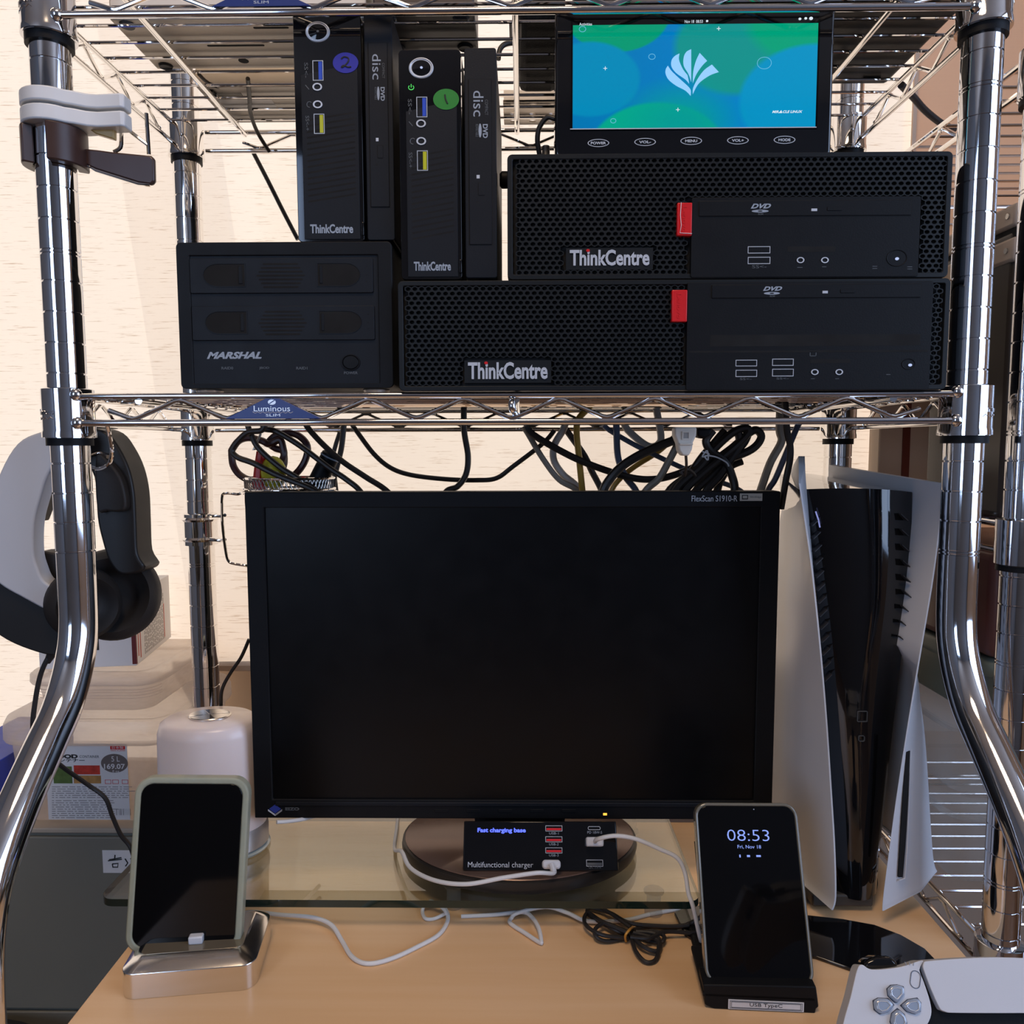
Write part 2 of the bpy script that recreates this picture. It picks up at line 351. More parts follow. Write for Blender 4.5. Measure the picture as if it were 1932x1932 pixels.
def shelf(name, zt, zb, label):
    sh = build(name, MB().tube([(LX+18, -13, zt-1.5), (RX-18, -13, zt-1.5)], 2.8, 14), CHROME, rack, label=label)
    build('rail', MB().tube([(LX+18, -13, zb), (RX-18, -13, zb)], 3.0, 14), CHROME, sh)
    for z in (zt-1.5, zb): build('rail', MB().tube([(LX+18, BY+13, z), (RX-18, BY+13, z)], 2.8, 12), BRIGHT, sh)
    for x in (-10, RX+10):
        for z in (zt, zb): build('rail', MB().tube([(x, 14, z), (x, BY-12, z)], 2.6, 12), BRIGHT, sh)
    def zig(a, b, n, f, z0, z1, end=True):
        pts = []
        for i in range(n*2+1):
            t = a+(b-a)*i/(n*2); z = z0 if i % 2 == 0 else z1
            for dt in (-2.0, 2.0):
                pts.append(f(t+dt*(1 if i else 0.0) if i else t+dt, z))
        return pts
    zl, zh = zb+3.6, zt-5.2
    lows = [62.6+79.9*i for i in range(9)]
    pts = [(42, -13, zh-8)]
    for i, x in enumerate(lows):
        pts += [(x-4, -13, zl+.8), (x, -13, zl), (x+4, -13, zl+.8)]
        if i < 8: pts += [(x+36, -13, zh-.7), (x+40, -13, zh), (x+44, -13, zh-.7)]
    pts.append((lows[-1]+21, -13, zh-9))
    build('zigzag_wire', MB().tube(pts, 2.1, 10), CHROME, sh)
    pts2 = [(62, BY+13, zh-8)]
    for i in range(8):
        x = 82+80*i; pts2 += [(x-3, BY+13, zl), (x+3, BY+13, zl)]
        if i < 7: pts2 += [(x+37, BY+13, zh), (x+43, BY+13, zh)]
    build('zigzag_wire', MB().tube(pts2, 2.0, 8), BRIGHT, sh)
    for x in (-10, RX+10):
        pts3 = []
        for i in range(4):
            y = 40+58*i; pts3 += [(x, y-3, zl), (x, y+3, zl)]
            if i < 3: pts3 += [(x, y+26, zh), (x, y+32, zh)]
        build('zigzag_wire', MB().tube(pts3, 2.0, 8), BRIGHT, sh)
    for i in range(9):
        y = 18+28.2*i
        build('shelf_wire', MB().tube([(-12, y, zt), (RX+12, y, zt)], 1.5, 8), BRIGHT, sh)
    for x in (66, 386, 702): build('support_rod', MB().tube([(x, -10, zt-5), (x, BY+10, zt-5)], 3.1, 12), BRIGHT, sh)
    for x in (LX, RX):
        for y in (0, BY): collar(x, y, zt+6 if y == 0 else zt+4, zb-12, sh, y == 0)
        for z in (zt, zb):
            s = 1 if x == LX else -1
            w = MB().ball((x+s*15, -13.5, z), 5.4, 12, 1, .9, 1)
            build('weld', w, CHROME, sh)
    return sh
sh1 = shelf('upper_shelf', 55, 32.5, 'upper wire shelf seen from below')
sh2 = shelf('lower_shelf', -272.2, -296, 'lower wire shelf under the computers')
def plate(sh, zt, zb):
    x0 = 142
    c = 182.5
    o = build('logo_plate', MB().prism([(x0, zb+3), (c-6, zt-4), (c+6, zt-4), (x0+81, zb+3)], -17.6, -16.2), BLUE, sh, bev=.4, label='blue name plate')
    text(o, 'lettering', 'Luminous', (c-16, c+14.5, zb+9.2, zb+13.8), -17.6, SILVER, .15)
    text(o, 'lettering', 'SLIM', (c-6, c+6, zb+4.9, zb+7), -17.6, SILVER, .15)
    b = MB().tube([(c-17+2.12*i, -17.7, zb+(7.6 if i % 2 else 8.8)) for i in range(17)], .22, 4); build('zigzag_mark', b, SILVER, o)
    b = MB().prism(ell(c-.6, zt-7.0, 3.3, 2.2), -17.9, -17.6); build('round_mark', b, SILVER, o)
    build('round_mark_bar', MB().prism([(c-3.2, zt-8.2), (c-2.4, zt-8.6), (c+2.1, zt-5.7), (c+1.3, zt-5.3)], -18, -17.9), BLUE, o)
plate(sh1, 55, 32.5); plate(sh2, -272.2, -296)
# embossed name on the collars
def cylwrap(o, cx, R):
    for v in o.data.vertices:
        x, y, z = v.co; a = (x*1000-cx+o_mm[0])/R; rr_ = (R-(y*1000+o_mm[1]+R))/1000 if False else R/1000+(-(y*1000+o_mm[1])-R)/1000
        v.co = ((cx-o_mm[0])/1000+rr_*sin(a), (-o_mm[1])/1000-rr_*cos(a), z)
o_mm = list(rack['mm'])
for x, a0 in ((LX, -22), (RX, 3)):
    for sh, zz in ((sh2, -296), (sh1, 32.5)):
        b = MB()
        for i in range(8): b.tube([(x+a0+i*2.6, -20.5, zz+3+(2 if i % 2 else 0)), (x+a0+(i+1)*2.6, -20.5, zz+3+(0 if i % 2 else 2))], .3, 4)
        cylwrap(build('embossed_zigzag', b, CHROME, sh), x, 20.5)
        cylwrap(text(sh, 'embossed_lettering', 'Luminous', (x+a0, x+a0+21, zz+7, zz+12), -20.5, CHROME, .5), x, 20.5)
# ------------------------------------------------------------------ desk, glass riser
dk = thing('desk', 'pale maple desk top under the monitor and the phones', 'desk', (450, 0, ZF))
b = MB().prism([(27, -420), (27, 244), (790, 244), (790, -122), (745, -122), (745, -420)], -799, -775, axis='z'); build('desk_top', b, DESK, dk, bev=1)
for x in (60, 728):
    for y in (-400, 225): build('leg', MB().box(x-12, x+12, y-12, y+12, ZF, -799), STEEL, dk, bev=1)
gr = thing('glass_riser', 'clear tempered glass riser plate under the monitor base', 'riser', (290, 130, -775))
GX = (-14, 560, 30, 245)
b = MB().prism(rr(*GX, 14, 5), -752, -745, axis='z'); gp = build('glass_plate', b, GLASS, gr)
o_ = rr(GX[0]-.1, GX[1]+.1, GX[2]-.1, GX[3]+.1, 14, 5); n = len(o_)
b = MB(); b.add([(x, y, z) for z in (-752.2, -744.9) for x, y in o_], [(i, (i+1) % n, (i+1) % n+n, i+n) for i in range(n)]); build('polished_edge', b, GEDGE, gr)
for x, y in ((60, 60), (322, 70), (520, 60), (60, 220), (520, 220)):
    b = MB().lathe((x, y, 0), [(9, -775), (9, -772), (7, -770), (7, -756), (10, -753), (10, -752)], 20); build('foot', b, PPC, gr)
# ------------------------------------------------------------------ perforated desktop computers
def grille(parent, x0, x1, z0, z1, Y, skip, px=5.62, pz=3.84, rx=1.95, rz=1.38):
    """one moulded panel full of round holes: each cell is a hexagon with a hole that goes 3 mm deep"""
    b = MB(); nrow = int((z1-z0)/pz); zz = z0+((z1-z0)-nrow*pz)/2+pz/2
    for j in range(nrow):
        z = zz+j*pz; ncol = int((x1-x0)/px-.5); off = (x1-x0-ncol*px-px*.5)/2+px*.5
        for i in range(ncol+1):
            x = x0+off+i*px+(px*.5 if j % 2 else 0)-px*.0
            if x+rx > x1-.5 or x-rx < x0+.5 or any(a-rx < x < c+rx and d-rz < z < e+rz for a, c, d, e in skip): continue
            hexa = []
            for k in range(6):
                for t in (0, .5):
                    p = (sin(radians(60*k))*px*.577, cos(radians(60*k))*pz*.667); q = (sin(radians(60*k+60))*px*.577, cos(radians(60*k+60))*pz*.667)
                    hexa.append((x+p[0]*(1-t)+q[0]*t, z+p[1]*(1-t)+q[1]*t))
            c1 = [(x+sin(radians(30*k))*(rx+.18), z+cos(radians(30*k))*(rz+.18)) for k in range(12)]
            c2 = [(x+sin(radians(30*k))*rx, z+cos(radians(30*k))*rz) for k in range(12)]
            vs = [(a, Y, c) for a, c in hexa]+[(a, Y, c) for a, c in c1]+[(a, Y+.5, c) for a, c in c2]+[(a, Y+3, c) for a, c in c2]
            fs = []
            for k in range(12):
                m = (k+1) % 12
                for r in range(3): fs.append((r*12+k, r*12+m, r*12+12+m, r*12+12+k))
            b.add(vs, fs)
    o = build('perforated_grille', b, GRILL, parent, smooth_ang=0, kind='stuff'); return o
def usb(parent, r, Y, inner, name='usb_port', vert=False, tongue=None):
    x0, x1, z0, z1 = r
    f = build(name, MB().ring([(x0, z0), (x1, z0), (x1, z1), (x0, z1)], [(x0+.5, z0+.5), (x1-.5, z0+.5), (x1-.5, z1-.5), (x0+.5, z1-.5)], Y-.2, Y+3), SILVER, parent, smooth_ang=0)
    build('hollow', MB().box(x0+.5, x1-.5, Y+.3, Y+3, z0+.5, z1-.5), HOLE, f, smooth_ang=0)
    if tongue is not None:
        if vert: build('tongue', MB().box(x0+(x1-x0)*.55, x1-1, Y-.1, Y+3, z0+.9, z1-.9), tongue, f)
        else: build('tongue', MB().box(x0+1, x1-1, Y-.1, Y+3, z0+(z1-z0)*.2, z0+(z1-z0)*.55), tongue, f)
    return f
def jack(parent, x, z, Y, r=3.1, rz=2.4):
    f = build('audio_jack', MB().ring(ell(x, z, r, rz), ell(x, z, r*.68, rz*.68), Y-.6, Y+2), SILVER, parent)
    build('hollow', MB().prism(ell(x, z, r*.7, rz*.7), Y+.2, Y+1), HOLE, f, smooth_ang=0); return f
def sff(label, x0, x1, z0, z1, Y, drive, red, rail_r, logo, lower):
    t = thing('desktop_computer', label, 'computer', ((x0+x1)/2, Y+150, z0), group=None)
    build('case', MB().box(x0+3, x1-3, Y+14, Y+292, z0+1, z1-1), BLACKP, t, bev=1)
    dx0, dx1, dz0, dz1 = drive
    G = Y+.6
    o_, i_ = rr(x0, x1, z0, z1, 4, 4), rr(x0+4.2, x1-4.2, z0+4, z1-4, 1.5, 4)
    build('front_frame', MB().ring(o_, i_, Y, Y+14), GRILL, t, bev=.5)
    grille(t, x0+4, x1-4, z0+3.6, z1-3.6, G, [(dx0-1, dx1+1, dz0-1, dz1+1), logo])
    build('grille_backing', MB().box(x0+3, x1-3, Y+4, Y+8, z0+3, z1-3), HOLE, t, smooth_ang=0)
    build('logo_backing', MB().box(logo[0], logo[1], G-.1, G+3, logo[2], logo[3]), GRILL, t)
    text(t, 'lettering', 'ThinkCentre', (logo[0]+3, logo[1]-3, logo[2]+3, logo[3]-1.5), G-.3, SILVER, .8, .028)
    k = logo[0]+3+(logo[1]-logo[0]-6)*.228
    build('lettering_dot', MB().prism(ell(k, logo[3]-2.2, 1.5, 1.2, 14), G-1.3, G-.4), RED, t, label='red dot over the letter i')
    d = build('drive_panel', MB().prism(rr(dx0, dx1, dz0, dz1, 1.5, 2), Y-.8, Y+13), BLACKP, t, bev=.4, label='smooth black panel with ports')
    return t, d
# lower, wider
Y0 = -18
b1 = box_px(750, 530, 1785, 738, Y0)
dp = box_px(1297, 533, 1752, 735, Y0)
lg = box_px(876, 680, 1040, 722, Y0)
t, d = sff('wide black perforated desktop computer lying flat on the lower wire shelf', b1[0], b1[1], -270.4, b1[3], Y0, dp, None, None, lg, True)
def px(parent, r, Y): return box_px(*r, Y)
def lines(parent, name, rects, Y, m, th=.3):
    for x0, x1, z0, z1 in rects: o = build(name, MB().box(x0, x1, Y-th, Y, z0, z1), m, parent, smooth_ang=0)
    return o
YP = Y0-.8
def drive(parent, r, Y, dvd, led, btn):
    x0, x1, z0, z1 = r
    build('drive_gap', MB().ring([(x0-.7, z0-.7), (x1+.7, z0-.7), (x1+.7, z1+.7), (x0-.7, z1+.7)], [(x0, z0), (x1, z0), (x1, z1), (x0, z1)], Y-.05, Y+.5), HOLE, parent, smooth_ang=0)
    o = build('disc_tray', MB().box(x0, x1, Y-.8, Y+4, z0, z1), BLACKP, parent, bev=.3)
    text(o, 'lettering', 'DVD', dvd, Y-.8, GREYT, .15, .04, .4)
    w = dvd[1]-dvd[0]; cx = (dvd[0]+dvd[1])/2
    build('disc_mark', MB().prism(ell(cx-.5, dvd[2]-2, w*.42, 1.1, 20), Y-.95, Y-.8), GREYT, o, smooth_ang=0)
    build('disc_mark_hole', MB().prism(ell(cx-.5, dvd[2]-2, w*.12, .5, 10), Y-1.0, Y-.95), HOLE, o, smooth_ang=0)
    text(o, 'lettering', 'ROM', (cx-2, cx+2, dvd[2]-5, dvd[2]-3.6), Y-.8, DIMT, .1, .02)
    build('drive_light', MB().box(led[0], led[1], Y-1.0, Y-.7, led[2], led[3]), SILVER, o, bev=.2)
    build('eject_button', MB().prism(rr(*btn, .5, 2), Y-1.2, Y-.7), BLACKP, o, bev=.2)
    return o
drive(t, box_px(1343, 538, 1736, 561, YP), YP, box_px(1439, 541, 1475, 549, YP), box_px(1551, 549, 1561, 554, YP), box_px(1585, 546, 1612, 553, YP))
build('card_slot', MB().box(*box_px(1340, 632, 1736, 652, YP)[:2], YP-.06, YP+.5, *box_px(1340, 632, 1736, 652, YP)[2:]), HOLE, t, label='wide dark slot')
lines(t, 'panel_seam', [box_px(1300, 662, 1750, 664, YP)], YP, HOLE, .1)
for r in ((1388, 679, 1428, 691), (1388, 698, 1428, 711), (1457, 677, 1497, 690), (1457, 696, 1497, 710)): usb(t, box_px(*r, YP), YP, None)
for u in (1537, 1583): jack(t, *XZ(u, 702, YP), YP)
build('card_reader', MB().box(*box_px(1529, 678, 1604, 685, YP)[:2], YP-.1, YP+.5, *box_px(1529, 678, 1604, 685, YP)[2:]), HOLE, t)
for r in ((1396, 713, 1418, 717), (1465, 712, 1488, 716)): tpx(t, 'lettering', 'SS<-', (*r,), YP, DIMT, depth=.1)
lines(t, 'icon_outline', [box_px(1528, 664, 1540, 665, YP), box_px(1528, 671, 1540, 672, YP), box_px(1528, 664, 1529, 672, YP), box_px(1539, 664, 1540, 672, YP), box_px(1530, 714, 1537, 715, YP), box_px(1576, 714, 1583, 715, YP), box_px(1672, 706, 1680, 707, YP)], YP, DIMT, .1)
px_, pz_ = XZ(1714, 687, YP)
build('power_button', MB().lathe((px_, YP, pz_), [(5.6, -.05), (5.4, -.5), (4.9, -.3), (4.6, .3)], 28, 'y', 1, .8), BLACKP, t)
build('power_dot', MB().prism(ell(px_+1.2, pz_-.8, 1.5, 1.15, 14), YP-.75, YP-.2), GLOWWHITE, t, label='lit white dot')
rb = box_px(1267, 548, 1295, 608, Y0)
o = build('release_tab', MB().box(rb[0], rb[1], Y0-2.6, Y0+8, rb[2], rb[3]), RED, t, bev=.7, label='red release tab')
text(o, 'embossed_lettering', 'Lenovo', (rb[0]+4.2, rb[0]+7.6, rb[2]+2.5, rb[3]-3), Y0-2.6, RED, .25, .02, turn=1)
for x in (b1[0]+20, b1[1]-20):
    for y in (10, 240): build('foot', MB().lathe((x, y, 0), [(7, -269.5), (7, -270.7)], 16), RUBBER, t)
# upper, narrower
b2 = box_px(957, 291, 1788, 526, Y0)
zb2 = b1[3]+.6
dp = box_px(1305, 373, 1731, 522, Y0)
lg = box_px(1068, 468, 1232, 508, Y0)
t, d = sff('black perforated desktop computer stacked on top under the small display', b2[0], b2[1], zb2, b2[3], Y0, dp, None, None, lg, False)
drive(t, box_px(1319, 380, 1718, 406, YP), YP, box_px(1416, 385, 1454, 394, YP), box_px(1530, 394, 1541, 399, YP), box_px(1560, 391, 1588, 398, YP))
for r in ((1411, 465, 1453, 478), (1411, 485, 1453, 498)): usb(t, box_px(*r, YP), YP, None)
for u in (1510, 1556): jack(t, *XZ(u, 491, YP), YP)
q = box_px(1486, 465, 1576, 475, YP); build('card_reader', MB().box(q[0], q[1], YP-.1, YP+.5, q[2], q[3]), HOLE, t)
tpx(t, 'lettering', 'SS<-', (1419, 500, 1446, 506), YP, DIMT, depth=.1)
lines(t, 'icon_outline', [box_px(1504, 504, 1514, 505, YP), box_px(1551, 503, 1559, 504, YP), box_px(1646, 502, 1655, 503, YP), box_px(1646, 506, 1655, 507, YP), box_px(1712, 503, 1721, 504, YP), box_px(1712, 507, 1721, 508, YP)], YP, DIMT, .1)
px_, pz_ = XZ(1692, 487, YP)
build('power_button', MB().lathe((px_, YP, pz_), [(8.4, -.05), (8.2, -.5), (7.7, -.3), (7.4, .3)], 28, 'y', 1, .8), BLACKP, t)
build('power_dot', MB().prism(ell(px_, pz_-.6, 1.5, 1.15, 14), YP-.75, YP-.2), GLOWWHITE, t, label='lit white dot')
rb = box_px(1277, 384, 1304, 446, Y0)
o = build('release_tab', MB().box(rb[0], rb[1], Y0-2.6, Y0+8, rb[2], rb[3]), RED, t, bev=.7, label='red release tab with a torn film edge')
text(o, 'embossed_lettering', 'Lenovo', (rb[0]+4.2, rb[0]+7.6, rb[2]+2.5, rb[3]-3), Y0-2.6, RED, .25, .02, turn=1)
build('film_edge', MB().tube([(rb[0]+3, Y0-2.8, rb[3]), (rb[0]+2.4, Y0-3, rb[3]-10), (rb[0]+3.3, Y0-2.9, rb[3]-18), (rb[0]+2.3, Y0-2.9, rb[2]+2), (rb[1], Y0-2.8, rb[2]+1.5)], .25, 6), PAPER, o)
build('case_screw', MB().lathe((b2[0]-2, Y0+30, XZ(950, 338, 10)[1]), [(2, 4), (6.5, 3), (7, 1), (7, -3), (5, -5)], 14, 'x'), BLACKP, t)
# ------------------------------------------------------------------ two slim upright computers
def tiny(label, x0, x1, x2, z0, z1, Y, sticker, glyph, smat, powered, lean=0):
    """x0..x1 the glossy front, x1..x2 the disc drive bolted beside it"""
    t = thing('slim_computer', label, 'computer', ((x0+x2)/2, Y+90, z0))
    H = z1-z0
    Wd = x1-x0
    build('case', MB().box(x0+1, x1, Y+8, Y+184, z0+2, z1-1), BLACKP, t, bev=1)
    build('front_bezel', MB().prism(rr(x0, x1, z0, z1, 3.5, 4), Y, Y+9), PIANO, t, bev=.6, label='gloss black front bezel')
    fx0, fx1 = x0+5.5, x1-3.5
    zt = z0+H*.735
    fp = build('front_plate', MB().prism([(fx0, z0+2.2), (fx1, z0+2.2), (fx1, zt+9), (fx0, zt)], Y-.5, Y+1), DARKP, t, bev=.3, label='matte dark grey plate with a slanted top')
    g = .5
    YY = Y-.5
    # slanted louvres
    for i in range(15):
        z = z0+H*.175+i*H*.0158*1.62
        b = MB().add([(fx0+4, YY-.02, z), (fx1-3, YY-.02, z+6.2), (fx1-3, YY-.02, z+7.6), (fx0+4, YY-.02, z+1.5), (fx0+4, YY+1, z), (fx1-3, YY+1, z+6.2), (fx1-3, YY+1, z+7.6), (fx0+4, YY+1, z+1.5)],
                     [(0,1,2,3), (0,4,5,1), (1,5,6,2), (2,6,7,3), (3,7,4,0)])
        build('vent_slot', b, HOLE, fp, smooth_ang=0)
    cx = fx0+Wd*.245
    def usbv(z, tong): usb(fp, (cx-3.6, cx+5.2, z-8, z+8), YY, None, 'usb_port', True, tong)
    usbv(z0+H*.764-2, mat('blue_usb_tongue', (.03, .08, .5), .3)); usbv(z0+H*.522, mat('yellow_usb_tongue', (.5, .5, .02), .3))
    for f in (.682, .606): jack(fp, cx, z0+H*f, YY, 4.0, 3.1)
    for f, s in ((.755, 'SS<-'), (.525, 'SS<-+')): text(fp, 'lettering', s, (cx-10.5, cx-7.5, z0+H*f-6, z0+H*f+6), YY, DIMT, .1, turn=1)
    build('microphone_icon', MB().tube([(cx-10, YY, z0+H*.682+1.5), (cx-7, YY, z0+H*.682-2)], .45, 6), DIMT, fp)
    build('headphone_icon', MB().tube([(cx-7+2.2*cos(a), YY, z0+H*.606+2.4*sin(a)) for a in [radians(40+40*k) for k in range(7)]], .4, 6), DIMT, fp)
    text(fp, 'lettering', 'ThinkCentre', (fx0+5, fx1-6, z0+7, z0+14.5), YY, GREYT, .3, .03)
    sx, sz = fx1-Wd*.17, z0+H*.785
    s = build('round_sticker', MB().prism(ell(sx, sz, 10.6, 8.2, 32), YY-.35, YY), smat, fp, label=sticker)
    pts = [(sx+a, YY-.4, sz+c) for a, c in glyph]
    build('handwritten_numeral', MB().tube(smooth(pts, 5), .65, 6), INK, s)
    # power button ring
    px_, pz_ = x0+Wd*.365, z0+H*.92
    r = build('power_button', MB().lathe((px_, Y, pz_), [(10.2, .3), (10.0, -.9), (9.2, -1.2), (8.6, -.6)], 36, 'y', 1, .8), SILVER, t, label='power button with a silver ring')
    build('button_face', MB().lathe((px_, Y, pz_), [(8.7, .2), (8.7, -.5), (4, -1.0), (.1, -1.2)], 32, 'y', 1, .8), PIANO, r)
    build('button_dot', MB().prism(ell(px_+.3, pz_, 1.1, .9, 12), Y-1.5, Y-1.1), GLOWWHITE if powered else DIMT, r)
    if powered:
        gx, gz = x0+Wd*.2, z0+H*.838
        b = MB().tube([(gx+2.2*sin(a), Y-.2, gz+1.8*cos(a)) for a in [radians(40+28*k) for k in range(11)]], .32, 6).tube([(gx, Y-.2, gz), (gx, Y-.2, gz+2.6)], .32, 6)
        build('power_symbol', b, GLOWGREEN, t, label='lit green power symbol')
    build('side_latch', MB().box(x1-2.6, x1-.3, Y-1.2, Y+6, z0+5, z0+16), PIANO, t, bev=.5)
    # drive unit beside
    u = build('drive_unit', MB().prism(rr(x1+3, x2, z0+.5, z1-.5, 2, 3), Y-3, Y+170), DARKP, t, bev=.6, label='matte grey disc drive unit')
    a0, a1 = x1+6.5, x2-4.2
    za, zb_ = z0+H*.15, z0+H*.862
    Yd = Y-3
    build('drive_gap', MB().ring([(a0-.6, za-.6), (a1+.6, za-.6), (a1+.6, zb_+.6), (a0-.6, zb_+.6)], [(a0, za), (a1, za), (a1, zb_), (a0, zb_)], Yd-.1, Yd+.4), HOLE, u, smooth_ang=0)
    build('disc_tray', MB().box(a0, a1, Yd-.7, Yd+2, za, zb_), DARKP, u, bev=.3)
    w = a1-a0
    text(u, 'lettering', 'disc', (a0+w*.2, a0+w*.66, zb_-29, zb_-9), Yd-.7, GREYT, .15, .0, turn=1)
    text(u, 'lettering', 'COMPACT', (a0+w*.72, a0+w*.86, zb_-28, zb_-16), Yd-.7, DIMT, .15, turn=1)
    text(u, 'lettering', 'DVD', (a0+w*.62, a0+w*.84, zb_-46, zb_-35), Yd-.7, GREYT, .15, .03, turn=1)
    build('disc_mark', MB().prism(ell(a0+w*.5, zb_-40, w*.07, 5.5, 16), Yd-.85, Yd-.7), GREYT, u, smooth_ang=0)
    text(u, 'lettering', 'REWRITABLE', (a0+w*.3, a0+w*.42, zb_-45, zb_-35), Yd-.7, DIMT, .15, turn=1)
    build('drive_light', MB().box(a0+w*.33, a0+w*.47, Yd-.9, Yd-.6, z0+H*.437, z0+H*.452), SILVER, u)
    q = rr(a0+w*.38, a0+w*.72, z0+H*.362, z0+H*.42, .8, 2); q2 = rr(a0+w*.38+.35, a0+w*.72-.35, z0+H*.362+.35, z0+H*.42-.35, .7, 2)
    build('eject_button_gap', MB().ring(q, q2, Yd-.8, Yd), HOLE, u, smooth_ang=0)
    build('eject_button', MB().prism(q2, Yd-1.0, Yd), DARKP, u, bev=.2)
    build('emergency_hole', MB().prism(ell(a0+w*.36, z0+H*.335, .9, .8, 10), Yd-.75, Yd), HOLE, u, smooth_ang=0)
    for y in (20, 150): build('foot', MB().box(x0+8, x0+18, Y+y, Y+y+10, z0-2.4, z0+.3), RUBBER, t)
    for y in (20, 150): build('foot', MB().box(x2-16, x2-6, Y+y, Y+y+10, z0-2.4, z0+.8), RUBBER, t)
    return t
g2 = [(-3.5, 3), (-1, 4.6), (2.4, 3.6), (2.2, .6), (-1.5, -3), (-3.4, -3.6), (-1.5, -2.2), (2, -3.5), (4.6, -3.2)]
g1 = [(-.9, 3.6), (-.4, 0), (1.2, -3.6)]
zr = -146.6
q = at(553, 448, Y=2)
tiny('slim black computer with a round blue sticker on the drive enclosure', 202.0, 258.3, 284.5, zr+2.6, zr+2.6+184, 2, 'round blue sticker marked with a two', g2, BLUESTK, False)
tiny('slim black computer with a round green sticker and lit green power symbol', 290.8, 341.6, 370.5, b1[3]+2.6, b1[3]+2.6+183, -10, 'round green sticker marked with a one', g1, GREEN, True)
# ------------------------------------------------------------------ two-bay drive enclosure
x0, x1, z0, z1 = 102.6, 283.0, -267.2, zr
Y = -8
t = thing('drive_enclosure', 'boxy black two bay hard disk enclosure at the left end of the lower shelf', 'disk enclosure', ((x0+x1)/2, 90, -270.6))
build('case', MB().prism(rr(x0, x1, z0, z1, 4, 4), Y+4, Y+205), BLACKP, t, bev=.8)
fb = build('front_bezel', MB().ring(rr(x0, x1, z0, z1, 4, 4), rr(x0+11, x1-12, z0+4, z1-11, 1, 4), Y-2, Y+5), BLACKP, t, bev=.8)
build('front_panel', MB().box(x0+10.5, x1-11.5, Y-.6, Y+5, z0+3.5, z1-10.5), DARKP, t)
for (u0, v0, u1, v1) in ((357, 488, 704, 552), (361, 578, 707, 641)):
    a = box_px(u0, v0, u1, v1, Y-2)
    tr = build('drive_tray', MB().prism(rr(*a, 1.2, 2), Y-2.2, Y+2), DARKP, t, bev=.4)
    YT = Y-2.2
    for k, (m0, m1, left) in enumerate(((.075, .30, True), (.70, .93, False))):
        c0, c1 = a[0]+(a[1]-a[0])*m0, a[0]+(a[1]-a[0])*m1; h0, h1 = a[2]+(a[3]-a[2])*.2, a[3]-(a[3]-a[2])*.16; r = (h1-h0)/2
        if left: pl = [(c1, h0), (c1, h1)]+[(c0+r*1.3-r*1.3*sin(radians(x)), h0+r+r*cos(radians(x))) for x in range(0, 181, 15)]
        else: pl = [(c0, h1), (c0, h0)]+[(c1-r*1.3+r*1.3*sin(radians(x)), h0+r-r*cos(radians(x))) for x in range(0, 181, 15)]
        n = len(pl); mx = sum(p[0] for p in pl)/n; mz = sum(p[1] for p in pl)/n
        ot = [(mx+(p[0]-mx)*1.035, mz+(p[1]-mz)*1.07) for p in pl]
        w = build('finger_window', MB().ring(ot, pl, YT-.35, YT+.2), DARKP, tr, smooth_ang=0)
        build('window_pane', MB().prism(pl, YT-.05, YT+.4), HOLE, tr, smooth_ang=0)
        build('pull_tab', MB().box(c1-5 if left else c0+1.5, c1-2 if left else c0+4, YT-.5, YT, h0+2, h1-2), BLACKP, tr, bev=.3)
    for i in range(7):
        zz = a[2]+(a[3]-a[2])*(.17+.11*i); e = abs(i-3)*.012
        c0, c1 = a[0]+(a[1]-a[0])*(.365+e), a[0]+(a[1]-a[0])*(.63-e)
        build('vent_slot', MB().prism(rr(c0, c1, zz-.75, zz+.75, .7, 2), YT-.1, YT+.3), HOLE, tr, smooth_ang=0)
    for f in (.32, .5, .74): build('pin_hole', MB().prism(ell(a[1]-5.2-(.5-f), a[2]+(a[3]-a[2])*f, .55, .55, 8), YT-.1, YT+.2), HOLE, tr, smooth_ang=0)
tpx(t, 'lettering', 'MARSHAL', (390, 664, 494, 677), Y-.6, GREYT, bold=.045, shear=.35, depth=.3)
for s, r in (('RAID0', (418, 692, 440, 697)), ('JBOD', (489, 692, 508, 697)), ('RAID1', (559, 692, 580, 697)), ('POWER', (649, 701, 675, 706))): tpx(t, 'lettering', s, r, Y-.6, DIMT, depth=.2, bold=.01)
c = XZ(662, 684, Y); build('power_button', MB().lathe((c[0], Y-.6, c[1]), [(8.2, .2), (8, -.8), (7.2, -.9), (6.8, -.2), (6.0, -1.0), (.1, -1.2)], 32, 'y', 1, .85), BLACKP, t)
for u in (120, 265):
    for y in (8, 180): build('foot', MB().lathe((u, y, 0), [(11, -267), (11.5, -268), (10.5, -270.7)], 20), STEEL, t)
